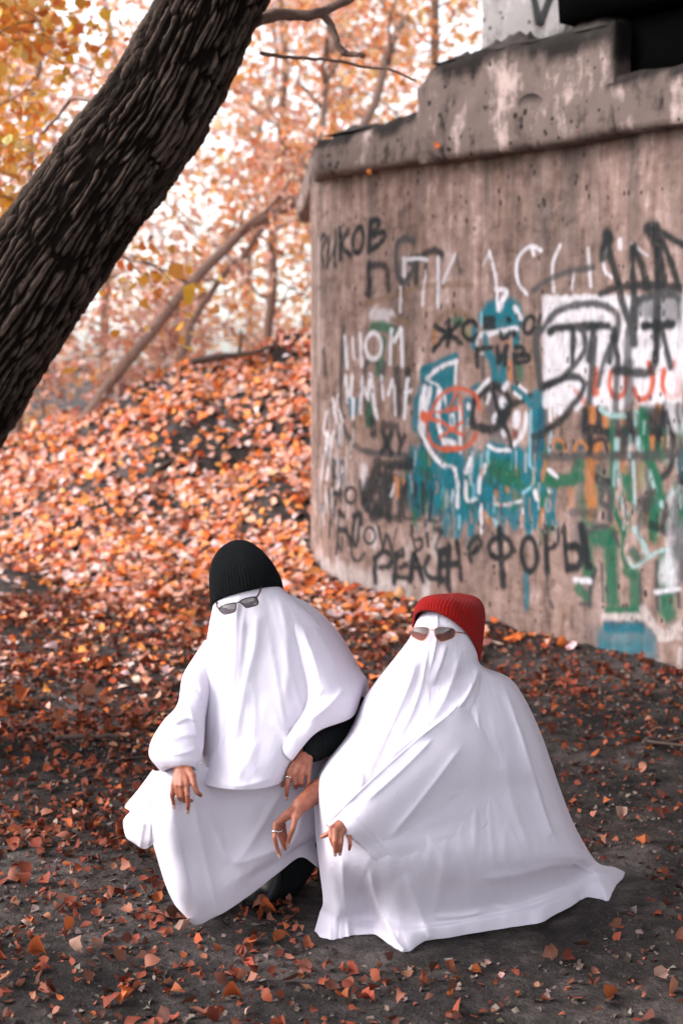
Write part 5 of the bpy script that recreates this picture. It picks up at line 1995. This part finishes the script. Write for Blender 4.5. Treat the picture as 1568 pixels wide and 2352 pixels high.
lapL = patch([
    [(352, 1772, 3.95), (400, 1766, 3.88), (450, 1752, 3.90), (510, 1780, 3.93), (560, 1786, 3.94), (620, 1780, 3.96), (670, 1752, 4.00), (715, 1748, 4.04), (748, 1742, 4.10)],
    [(342, 1830, 3.93), (388, 1826, 3.83), (440, 1832, 3.85), (510, 1842, 3.92), (570, 1846, 3.94), (640, 1840, 3.97), (698, 1826, 4.00), (732, 1816, 4.05), (758, 1812, 4.14)],
    [(338, 1890, 3.94), (384, 1896, 3.83), (440, 1902, 3.86), (510, 1912, 3.93), (575, 1912, 3.95), (640, 1902, 3.98), (695, 1886, 4.01), (730, 1876, 4.06), (756, 1870, 4.14)],
    [(354, 1944, 3.95), (396, 1962, 3.86), (446, 1976, 3.88), (516, 1986, 3.93), (578, 1978, 3.95), (640, 1950, 3.98), (692, 1928, 4.02), (726, 1916, 4.07), (752, 1912, 4.14)],
    [(380, 2030, 3.97), (408, 2044, 3.90), (446, 2054, 3.90), (496, 2052, 3.93), (540, 2035, 3.95), (590, 2008, 3.98), (645, 1974, 4.01), (690, 1945, 4.05), (735, 1945, 4.12)],
    [(402, 2078, 3.99), (420, 2096, 3.95), (450, 2121, 3.96), (488, 2106, 3.97), (524, 2088, 3.98), (582, 2048, 4.00), (640, 2003, 4.02), (690, 1968, 4.06), (730, 1990, 4.10)],
    [(404, 2072, 4.01), (422, 2090, 3.97), (450, 2114, 3.98), (488, 2100, 3.99), (524, 2082, 4.00), (582, 2042, 4.02), (640, 1997, 4.04), (690, 1962, 4.08), (730, 1982, 4.12)]],
    nu=110, per=22, seed=19,
    folds=[('ridge', [(440, 1790), (455, 1900), (480, 2010), (500, 2100)], 14, 0.012, 'open'), ('lap', [(395, 1850), (415, 1950), (440, 2080)], 14, 0.010), ('ridge', [(660, 1790), (610, 1880), (560, 1960), (530, 1990)], 18, 0.014),
           ('ridge', [(530, 1990), (600, 1965), (690, 1930)], 20, 0.010), ('ridge', [(470, 1850), (505, 1930), (525, 1990)], 14, 0.009), ('ridge', [(700, 1850), (680, 1920), (640, 1990)], 12, 0.008)])
flapL = patch([
    [(352, 1768, 3.97), (366, 1776, 3.92), (384, 1782, 3.89)], [(318, 1814, 4.00), (342, 1820, 3.93), (374, 1828, 3.89)],
    [(288, 1852, 4.02), (322, 1862, 3.95), (368, 1868, 3.90)], [(300, 1862, 4.01), (318, 1885, 3.95), (360, 1890, 3.90)],
    [(284, 1886, 4.02), (314, 1898, 3.96), (356, 1906, 3.91)], [(290, 1922, 4.02), (320, 1932, 3.98), (354, 1928, 3.93)],
    [(304, 1934, 4.02), (332, 1950, 3.99), (354, 1938, 3.95)]], nu=40, seed=23,
    folds=[('ridge', [(362, 1790), (335, 1870), (322, 1945)], 8, 0.012, 'open'), ('lap', [(372, 1790), (352, 1860), (345, 1930)], 8, 0.010, 'open'), ('ridge', [(340, 1800), (312, 1850), (300, 1900)], 7, 0.008)])
cloth_obj("sheet", [ponchoL, sleeveL, drapeL, lapL, flapL], pL, baseL)
hatL = beanie(pL, baseL, [
    row(487, 1390, 648, 1352, 4.125, .115, .12, -16), row(484, 1358, 644, 1335, 4.125, .117, .12, -14), row(484, 1318, 634, 1312, 4.13, .115, .12, -8),
    row(491, 1287, 618, 1287, 4.14, .10, .11, -4), row(507, 1262, 598, 1265, 4.15, .075, .09), row(529, 1247, 578, 1250, 4.155, .04, .05), row(545, 1242, 562, 1243, 4.16, .012, .015)], M_BLACK_KNIT, 3)
dgl = lambda x: 3.955 + ((x - 620) / 330.0) ** 2 * 0.03
glasses(pL, baseL, GC1, [[(335, 1248), (420, 1192), (510, 1168), (592, 1160), (596, 1220), (578, 1290), (500, 1318), (420, 1332), (372, 1304)],
                         [(660, 1140), (720, 1100), (800, 1080), (900, 1066), (930, 1110), (940, 1155), (915, 1192), (840, 1216), (762, 1230), (715, 1195)]], dgl, M_FRAME, M_LENS_GREY,
        ([(592, 1162), (625, 1156), (662, 1140)], [[(905, 1078, 3.975), (940, 1040, 3.985), (975, 960, 4.0), (1003, 870, 4.02)], [(340, 1248, 3.98), (312, 1225, 4.0), (300, 1180, 4.03), (288, 1120, 4.08)]]))
arms = MB()
HB1 = 3.80
W1, w1 = hand_chain(arms, HC1, {
    'index': [(790, 1120, 3.785), (812, 1420, 3.775), (828, 1700, 3.785), (812, 1890, 3.80)],
    'middle': [(640, 1130, 3.785), (650, 1450, 3.790), (720, 1590, 3.815), (930, 1590, 3.83)],
    'ring': [(520, 1130, 3.79), (545, 1400, 3.795), (600, 1540, 3.815), (680, 1500, 3.84)],
    'pinky': [(390, 1120, 3.80), (350, 1420, 3.795), (395, 1620, 3.805), (415, 1770, 3.81)],
    'thumb': [(960, 860, 3.80), (1010, 1130, 3.785), (1090, 1340, 3.785), (1200, 1430, 3.795)]}, (660, 560, 3.835), palm_r=0.0125)
capsule(arms, W1, PX(410, 1720, 3.92), 0.026, 0.030); capsule(arms, PX(410, 1720, 3.92), PX(412, 1690, 4.05), 0.030, 0.034)
W2, w2 = hand_chain(arms, HC2, {
    'index': [(440, 900, 3.925), (412, 1080, 3.915), (398, 1210, 3.92), (393, 1300, 3.93)],
    'middle': [(540, 930, 3.92), (540, 1080, 3.92), (545, 1150, 3.945), (560, 1110, 3.97)],
    'ring': [(640, 940, 3.925), (632, 1070, 3.925), (630, 1120, 3.95), (640, 1090, 3.97)],
    'pinky': [(740, 910, 3.935), (740, 1060, 3.93), (715, 1140, 3.935), (690, 1195, 3.94)],
    'thumb': [(470, 760, 3.96), (400, 930, 3.955), (360, 1060, 3.95), (330, 1120, 3.95)]}, (735, 520, 3.97), palm_r=0.0125)
capsule(arms, W2, PX(760, 1688, 4.06), 0.025, 0.030); capsule(arms, PX(760, 1688, 4.06), PX(795, 1645, 4.16), 0.030, 0.034)
limbsL = [((562, 1335, 4.15), (566, 1370, 4.14), 0.078, 0.075), ((570, 1400, 4.17), (590, 1470, 4.22), 0.055, 0.06), ((520, 1500, 4.22), (690, 1490, 4.24), 0.065, 0.065), ((600, 1520, 4.24), (590, 1720, 4.26), 0.115, 0.13),
          ((550, 1740, 4.26), (640, 1740, 4.26), 0.13, 0.13), ((540, 1770, 4.24), (395, 1815, 3.96), 0.085, 0.062), ((395, 1815, 3.96), (462, 2030, 4.10), 0.058, 0.042),
          ((640, 1770, 4.24), (705, 1850, 4.14), 0.075, 0.05), ((705, 1850, 4.12), (650, 2020, 4.22), 0.046, 0.034), ((545, 1510, 4.24), (412, 1685, 4.06), 0.045, 0.036), ((680, 1500, 4.26), (795, 1640, 4.18), 0.045, 0.034),
          ((462, 2030, 4.10), (450, 2070, 4.06), 0.035, 0.03), ((650, 2020, 4.22), (625, 2055, 4.24), 0.034, 0.03)]
obj("body", person_body(baseL, limbsL, arms), M_SKIN, pL)
ring_on(pL, baseL, w1((560, 1395, 3.795)), w1((552, 1440, 3.797)), 0.0088, M_GOLD, 0.0011)
ring_on(pL, baseL, w2((426, 968, 3.921)), w2((422, 995, 3.92)), 0.0098, None, 0.0020)
mn = MB()
up = np.array([0, -1, 0.25])
nail_on(mn, w1((820, 1860, 3.797)), w1((828, 1700, 3.785)), up, 0.0066)
nail_on(mn, w1((412, 1740, 3.808)), w1((395, 1620, 3.805)), up, 0.0056)
nail_on(mn, w2((394, 1290, 3.929)), w2((398, 1210, 3.92)), up, 0.0068)
obj("fingernails", mn.mesh("fingernails", True, baseL), M_NAIL, pL)
# black sleeve on the arm at the right, trousers and boots
m = MB()
P = pxa([(703, 1722, 3.98), (713, 1717, 3.985), (735, 1705, 4.02), (765, 1685, 4.06), (800, 1660, 4.12), (828, 1628, 4.18)])
m.tube(catmull(P, 40) + 0.0025 * np.stack([fbm(np.arange(40) * 0.4, 1, 0, 5 + k, 2) for k in range(3)], 1), catmull(np.array([[.036], [.041], [.045], [.048], [.05], [.052]]), 40)[:, 0], 24, cap=False)
v = m.mesh("sleeve", True, baseL); so = obj("sleeve", v, M_BLACK, pL); md = so.modifiers.new("thickness", 'SOLIDIFY'); md.thickness = 0.003
m = MB(); m.tube(catmull(pxa([(750, 1720, 4.015), (757, 1722, 4.012), (758, 1732, 4.012)]), 8), 0.0018, 6)
obj("zip_pull", m.mesh("zip_pull", True, baseL), M_SILVER, pL)
for ctrl, rad in (([(640, 1800, 4.22), (700, 1860, 4.16), (690, 1950, 4.18), (655, 2020, 4.22), (625, 2055, 4.24)], [.085, .075, .062, .055, .052]),
                  ([(540, 1800, 4.22), (405, 1830, 3.99), (430, 1940, 4.05), (462, 2030, 4.12), (466, 2060, 4.12)], [.085, .064, .058, .050, .048])):
    m = MB(); m.tube(catmull(pxa(ctrl), 40), catmull(np.array(rad)[:, None], 40)[:, 0], 20)
    obj("trouser_leg", m.mesh("trouser_leg", True, baseL), M_BLACK, pL)
def boot(parent, off, heel, toe, mat):
    heel, toe = np.array(heel, float), np.array(toe, float)
    ax = toe - heel; L = np.linalg.norm(ax); ax /= L
    sd = np.array([-ax[1], ax[0], 0])
    V = []
    n, k = 18, 16
    for i in range(n):
        t = i / (n - 1)
        w = 0.038 + 0.012 * math.sin(math.pi * min(1, t * 1.15)) - 0.03 * max(0, t - 0.86) / 0.14
        h = 0.115 * (1 - sstep(0.12, 0.62, t)) + 0.052 - 0.02 * max(0, t - 0.8) / 0.2
        for j in range(k):
            a = 2 * math.pi * j / k
            x, z = math.cos(a), math.sin(a)
            zz = 0.5 * float(h) + 0.5 * float(h) * math.copysign(abs(z) ** 0.7, z)
            V.append(heel + ax * (t * L) + sd * w * math.copysign(abs(x) ** 0.8, x) + np.array([0, 0, max(zz, 0.002)]))
    m = MB(); m.add(V, grid_faces(k, n, True))
    k0 = np.arange(k)
    m.add([V[i] for i in range(k)] + [np.mean(V[:k], 0)], np.stack([k0, (k0 + 1) % k, np.full(k, k)], 1))
    m.add([V[-k + i] for i in range(k)] + [np.mean(V[-k:], 0)], np.stack([(k0 + 1) % k, k0, np.full(k, k)], 1))
    return obj("boot", m.mesh("boot", True, off), mat, parent)
boot(pL, baseL, GP(640, 2062), GP(560, 2088), M_BOOT)
boot(pL, baseL, GP(480, 2072), GP(440, 2110) + np.array([0.03, 0.06, 0]), M_BOOT)

# ------------------------------------------------------------------ figure with the red beanie
baseR = GP(1030, 2090); baseR[2] = 0.0
pR = empty("person", tuple(baseR))
tag(pR, "person crouching under a white sheet down to the ground, red beanie, small brown sunglasses", "person", "two people dressed as sheet ghosts")
def hem(pts, z=0.006, amp=6.0):
    Q = catmull(np.array(pts, float), 67)
    k = np.arange(67)
    Q[:, 1] += amp * fbm(k * 0.25, 0.3, 0, 5, 2) + 0.2 * amp * noise3(k * 1.1, 0.7, 0, 8)
    return [(x, y, gd(x, y, z)) for x, y in Q]
foldsR = [
    ('ridge', [(1106, 1515), (1088, 1565), (1058, 1618), (1000, 1668), (940, 1716)], 12, 0.030),
    ('ridge', [(1004, 1392), (1003, 1450), (1000, 1480), (985, 1545)], 6, 0.010),
    ('lap', [(1026, 1478), (1010, 1530), (990, 1580)], 10, 0.014),
    ('ridge', [(1060, 1490), (1040, 1560), (1000, 1640), (930, 1710), (870, 1760)], 15, 0.016),
    ('ridge', [(960, 1490), (940, 1570), (900, 1660), (860, 1740), (840, 1800)], 15, 0.014),
    ('ridge', [(985, 1480), (960, 1600), (915, 1700)], 9, 0.009),
    ('lap', [(1102, 1535), (1090, 1600), (1050, 1680), (1030, 1800), (1020, 1900)], 12, 0.012),
    ('ridge', [(1100, 1580), (1095, 1700), (1092, 1850), (1088, 2000)], 16, 0.012),
    ('ridge', [(1150, 1560), (1180, 1640), (1215, 1750), (1255, 1880), (1290, 1960)], 12, 0.020),
    ('lap', [(1190, 1660), (1225, 1780), (1258, 1890), (1275, 1925)], 10, 0.018),
    ('ridge', [(1285, 1830), (1320, 1930), (1350, 1985)], 9, 0.010),
    ('ridge', [(1160, 1720), (1175, 1840), (1220, 1960)], 26, 0.012),
    ('ridge', [(775, 1760), (800, 1800), (815, 1850)], 14, 0.010),
    ('ridge', [(810, 1700), (830, 1760), (828, 1830)], 12, 0.012),
    ('ridge', [(785, 1960), (790, 2050), (800, 2150)], 12, 0.018, 'open'),
    ('ridge', [(848, 1985), (862, 2060), (900, 2150), (925, 2182)], 13, 0.030, 'open'),
    ('lap', [(752, 1990), (756, 2070), (760, 2150)], 10, 0.012, 'open'),
    ('ridge', [(930, 2000), (960, 2080), (985, 2150)], 20, 0.018, 'open'),
    ('ridge', [(985, 2108), (1060, 2104), (1120, 2092)], 12, 0.014),
    ('lap', [(1120, 2080), (1180, 2085), (1250, 2062), (1300, 2035)], 10, 0.014),
    ('ridge', [(1090, 2020), (1180, 2010), (1290, 1985), (1370, 1995)], 16, 0.014),
    ('ridge', [(960, 1900), (1010, 1960), (1040, 2040)], 24, 0.012),
    ('ridge', [(1310, 1975), (1350, 2000), (1420, 2010)], 9, 0.018),
]
keepR = []
mainR = loft([
    row(985, 1385, 1075, 1385, 4.02, .06, .08), row(957, 1425, 1088, 1442, 4.0, .10, .1, -12), row(940, 1467, 1097, 1500, 4.0, .11, .11), row(906, 1512, 1106, 1530, 4.02, .13, .13, 4),
    row(864, 1565, 1166, 1556, 4.06, .17, .17, 10, 4.05, 4.1), row(834, 1610, 1202, 1602, 4.08, .19, .19, 8, 4.05, 4.12), row(802, 1680, 1240, 1682, 4.1, .24, .22, 6, 4.04, 4.15),
    row(748, 1752, 1268, 1762, 4.12, .27, .25, 4, 4.01, 4.18), row(725, 1800, 1287, 1818, 4.13, .28, .27, 0, 3.99, 4.22), row(723, 1880, 1316, 1892, 4.15, .29, .3, 0, 3.98, 4.25), row(732, 1980, 1352, 1958, 4.17, .29, .33, 10, 3.97, 4.28),
    rowp([(742, 2066, 3.96), (775, 2080, 3.92), (805, 2074, 3.93), (850, 2066, 3.93), (905, 2096, 3.90), (985, 2106, 3.92), (1090, 2090, 3.96), (1215, 2062, 4.05), (1295, 2030, 4.15), (1340, 2000, 4.22), (1362, 1990, 4.26), (1376, 1985, 4.30)], .34),
    rowp(hem([(734, 2100), (768, 2120), (802, 2112), (850, 2106), (912, 2142), (980, 2134), (1086, 2120), (1214, 2094), (1298, 2062), (1345, 2034), (1385, 2030), (1410, 1992)], 0.035, 3.0), .34),
    rowp(hem([(720, 2151), (765, 2160), (800, 2153), (850, 2146), (925, 2182), (975, 2160), (1080, 2148), (1215, 2122), (1300, 2090), (1345, 2062), (1400, 2062), (1436, 2004)], 0.004), .32)],
    nf=240, nb=60, per=21, folds=foldsR, seed=31, cap_top=True, hub=(1040, 1330, 0.005), keep=keepR)
KR = keepR[0][::5]
def depth_R(x, y):
    """distance of the big drape at a photo point"""
    out = np.zeros(x.shape)
    for i in np.ndindex(x.shape):
        d2 = (KR[:, 0] - x[i]) ** 2 + (KR[:, 1] - y[i]) ** 2
        k = np.argpartition(d2, 6)[:6]
        w = 1 / (d2[k] + 4)
        out[i] = (KR[k, 2] * w).sum() / w.sum()
    return out
nu, nv = 44, 40
Uc = catmull(np.array([(1082, 1572), (1062, 1602), (1028, 1641), (946, 1706), (842, 1800), (748, 1893)], float), nv)
Lc = catmull(np.array([(1120, 1620), (1160, 1700), (1165, 1810), (1105, 1905), (990, 1975), (872, 1992)], float), nv)
uu = np.linspace(0, 1, nu)[None, :]; vv = np.linspace(0, 1, nv)[:, None]
SX = Uc[:, :1] * (1 - uu) + Lc[:, :1] * uu; SY = Uc[:, 1:] * (1 - uu) + Lc[:, 1:] * uu
SX = SX + 7 * sstep(0.85, 1, vv) * np.sin(np.pi * uu); SY = SY - 9 * sstep(0.85, 1, vv) * np.sin(np.pi * uu)
prof = (1 - sstep(0.05, 1.0, uu)) * (1 + 0.35 * np.sin(np.pi * np.minimum(uu * 1.6, 1))) - 0.07 * uu
DM = depth_R(SX, SY)
for _ in range(3): DM[1:-1, 1:-1] = 0.25 * (DM[:-2, 1:-1] + DM[2:, 1:-1] + DM[1:-1, :-2] + DM[1:-1, 2:])
DM0 = DM.copy()
for _ in range(14): DM[1:-1, 1:-1] = 0.25 * (DM[:-2, 1:-1] + DM[2:, 1:-1] + DM[1:-1, :-2] + DM[1:-1, 2:])
bl = sstep(0.35, 0.85, uu)
DM = DM * (1 - bl) + DM0 * bl
SD = DM - (0.058 * sstep(0.10, 0.9, vv) * prof - 0.05 * (1 - sstep(0.0, 0.36, vv)))
G3 = np.stack([SX, SY, SD], -1)
# turn the upper edge and the cuff under
top = G3[:, :1] + np.array([3, 4, 0.045]) * np.clip(vv[:, :, None] * 2, 0, 1)
G3 = np.concatenate([top, G3], 1)
cuff = G3[-1:] + np.array([7, -6, 0.020]); cuff2 = G3[-1:] + np.array([16, -14, 0.050])
G3 = np.concatenate([G3, cuff, cuff2], 0)
sleeveR = patch([list(map(tuple, r)) for r in G3], nu=130, per=4, seed=37, wr=0.2,
    folds=[('hem', [(790, 1858), (835, 1890), (878, 1940), (905, 1972)], 3, 0.005), ('ridge', [(1070, 1700), (980, 1820), (890, 1930)], 16, 0.012), ('ridge', [(1000, 1690), (920, 1770), (830, 1850)], 9, 0.010)])
cloth_obj("sheet", [mainR, sleeveR], pR, baseR)
beanie(pR, baseR, [
    row(948, 1440, 1099, 1519, 4.00, .125, .13, -66), row(951, 1424, 1104, 1490, 4.01, .130, .13, -64), row(962, 1400, 1108, 1452, 4.03, .13, .13, -46),
    row(980, 1382, 1111, 1418, 4.06, .12, .12, -24), row(1002, 1371, 1108, 1395, 4.09, .10, .10, -10), row(1030, 1367, 1099, 1379, 4.11, .07, .07, -4), row(1052, 1364, 1082, 1369, 4.12, .03, .03)], M_RED_KNIT, 8,
    folds=[('ridge', [(1030, 1374), (1060, 1366), (1100, 1374)], 6, 0.02), ('ridge', [(1042, 1380), (1070, 1420), (1095, 1470)], 12, -0.008)])
dgr = lambda x: 3.842 + ((x - 560) / 330.0) ** 2 * 0.03
glasses(pR, baseR, GC2, [[(268, 690), (340, 668), (440, 675), (500, 700), (492, 780), (440, 860), (390, 876), (310, 850), (246, 800)],
                         [(580, 712), (620, 684), (720, 675), (850, 695), (886, 740), (880, 795), (830, 840), (700, 882), (645, 868), (592, 805)]], dgr, M_GOLD, M_LENS_BROWN,
        ([(500, 716), (540, 714), (580, 716)], [[(886, 742, 3.87), (960, 752, 3.885), (1040, 768, 3.91), (1108, 784, 3.95)]]), r=0.0012)
arms = MB()
W3, w3 = hand_chain(arms, HC2, {
    'index': [(225, 1730, 3.83), (205, 1930, 3.815), (240, 2080, 3.82), (290, 2215, 3.83)],
    'middle': [(250, 1710, 3.85), (290, 1900, 3.85), (335, 2020, 3.855), (375, 2120, 3.865)],
    'ring': [(290, 1690, 3.87), (330, 1890, 3.88), (375, 2000, 3.885), (400, 2080, 3.89)],
    'pinky': [(340, 1665, 3.885), (370, 1850, 3.90), (395, 1950, 3.905), (410, 2010, 3.91)],
    'thumb': [(530, 1640, 3.84), (495, 1790, 3.825), (445, 1930, 3.83), (412, 2050, 3.84)]}, (610, 1430, 3.875), palm_r=0.0125, fr=0.0072)
capsule(arms, W3, PX(735, 1812, 3.95), 0.023, 0.030); capsule(arms, PX(735, 1812, 3.95), PX(810, 1785, 4.05), 0.031, 0.040)
W4, w4 = hand_chain(arms, HC2, {
    'index': [(1100, 1800, 3.72), (1092, 1930, 3.712), (1118, 2020, 3.72), (1145, 2090, 3.735)],
    'middle': [(1170, 1820, 3.715), (1155, 1990, 3.705), (1158, 2100, 3.71), (1162, 2190, 3.72)],
    'ring': [(1262, 1870, 3.72), (1252, 2020, 3.71), (1246, 2110, 3.715), (1238, 2180, 3.725)],
    'pinky': [(1385, 1930, 3.735), (1395, 2030, 3.73), (1388, 2090, 3.735), (1382, 2125, 3.74)],
    'thumb': [(1180, 1760, 3.76), (1090, 1850, 3.745), (1010, 1900, 3.745), (945, 1925, 3.75)]}, (1330, 1680, 3.775), palm_r=0.0125, fr=0.0072)
capsule(arms, W4, PX(930, 1860, 3.86), 0.024, 0.034); capsule(arms, PX(930, 1860, 3.86), PX(1010, 1830, 3.95), 0.034, 0.042)
limbsR = [((1040, 1448, 4.06), (1036, 1480, 4.04), 0.070, 0.068), ((1035, 1500, 4.08), (1040, 1560, 4.14), 0.05, 0.055), ((930, 1610, 4.16), (1140, 1610, 4.2), 0.062, 0.062), ((1040, 1620, 4.2), (1060, 1850, 4.28), 0.115, 0.13),
          ((1020, 1900, 4.28), (1110, 1900, 4.28), 0.13, 0.13), ((1020, 1930, 4.24), (830, 1920, 4.02), 0.08, 0.058), ((830, 1920, 4.02), (850, 2060, 4.10), 0.05, 0.042), ((1110, 1930, 4.26), (1060, 1990, 4.02), 0.08, 0.058),
          ((1060, 1990, 4.02), (1100, 2060, 4.2), 0.05, 0.042), ((930, 1610, 4.16), (810, 1785, 4.06), 0.048, 0.040), ((1140, 1610, 4.2), (1010, 1830, 3.97), 0.048, 0.042)]
obj("body", person_body(baseR, limbsR, arms), M_SKIN, pR)
ring_on(pR, baseR, w3((214, 1830, 3.822)), w3((211, 1862, 3.82)), 0.0092, None, 0.0022)
ring_on(pR, baseR, w3((268, 1820, 3.85)), w3((276, 1850, 3.85)), 0.0092, None, 0.0022)
mn = MB()
nail_on(mn, w3((284, 2200, 3.829)), w3((240, 2080, 3.82)), np.array([-0.6, -1, 0.2]), 0.0060)
nail_on(mn, w3((415, 2035, 3.838)), w3((445, 1930, 3.83)), np.array([0.5, -1, 0.2]), 0.0066)
for tp, pv in (((1161, 2175, 3.719), (1158, 2100, 3.71)), ((1239, 2165, 3.724), (1246, 2110, 3.715))):
    nail_on(mn, w4(tp), w4(pv), up, 0.0058)
obj("fingernails", mn.mesh("fingernails", True, baseR), M_NAIL, pR)
# a loose black boot lace end showing between the two sheets
m = MB(); m.tube(catmull(pxa([(733, 1928, 4.05), (727, 1940, 4.04), (731, 1955, 4.04), (734, 1985, 4.06), (730, 2010, 4.08)]), 16), 0.004, 6)
obj("boot_lace", m.mesh("boot_lace", True, baseL), M_BOOT, pL)
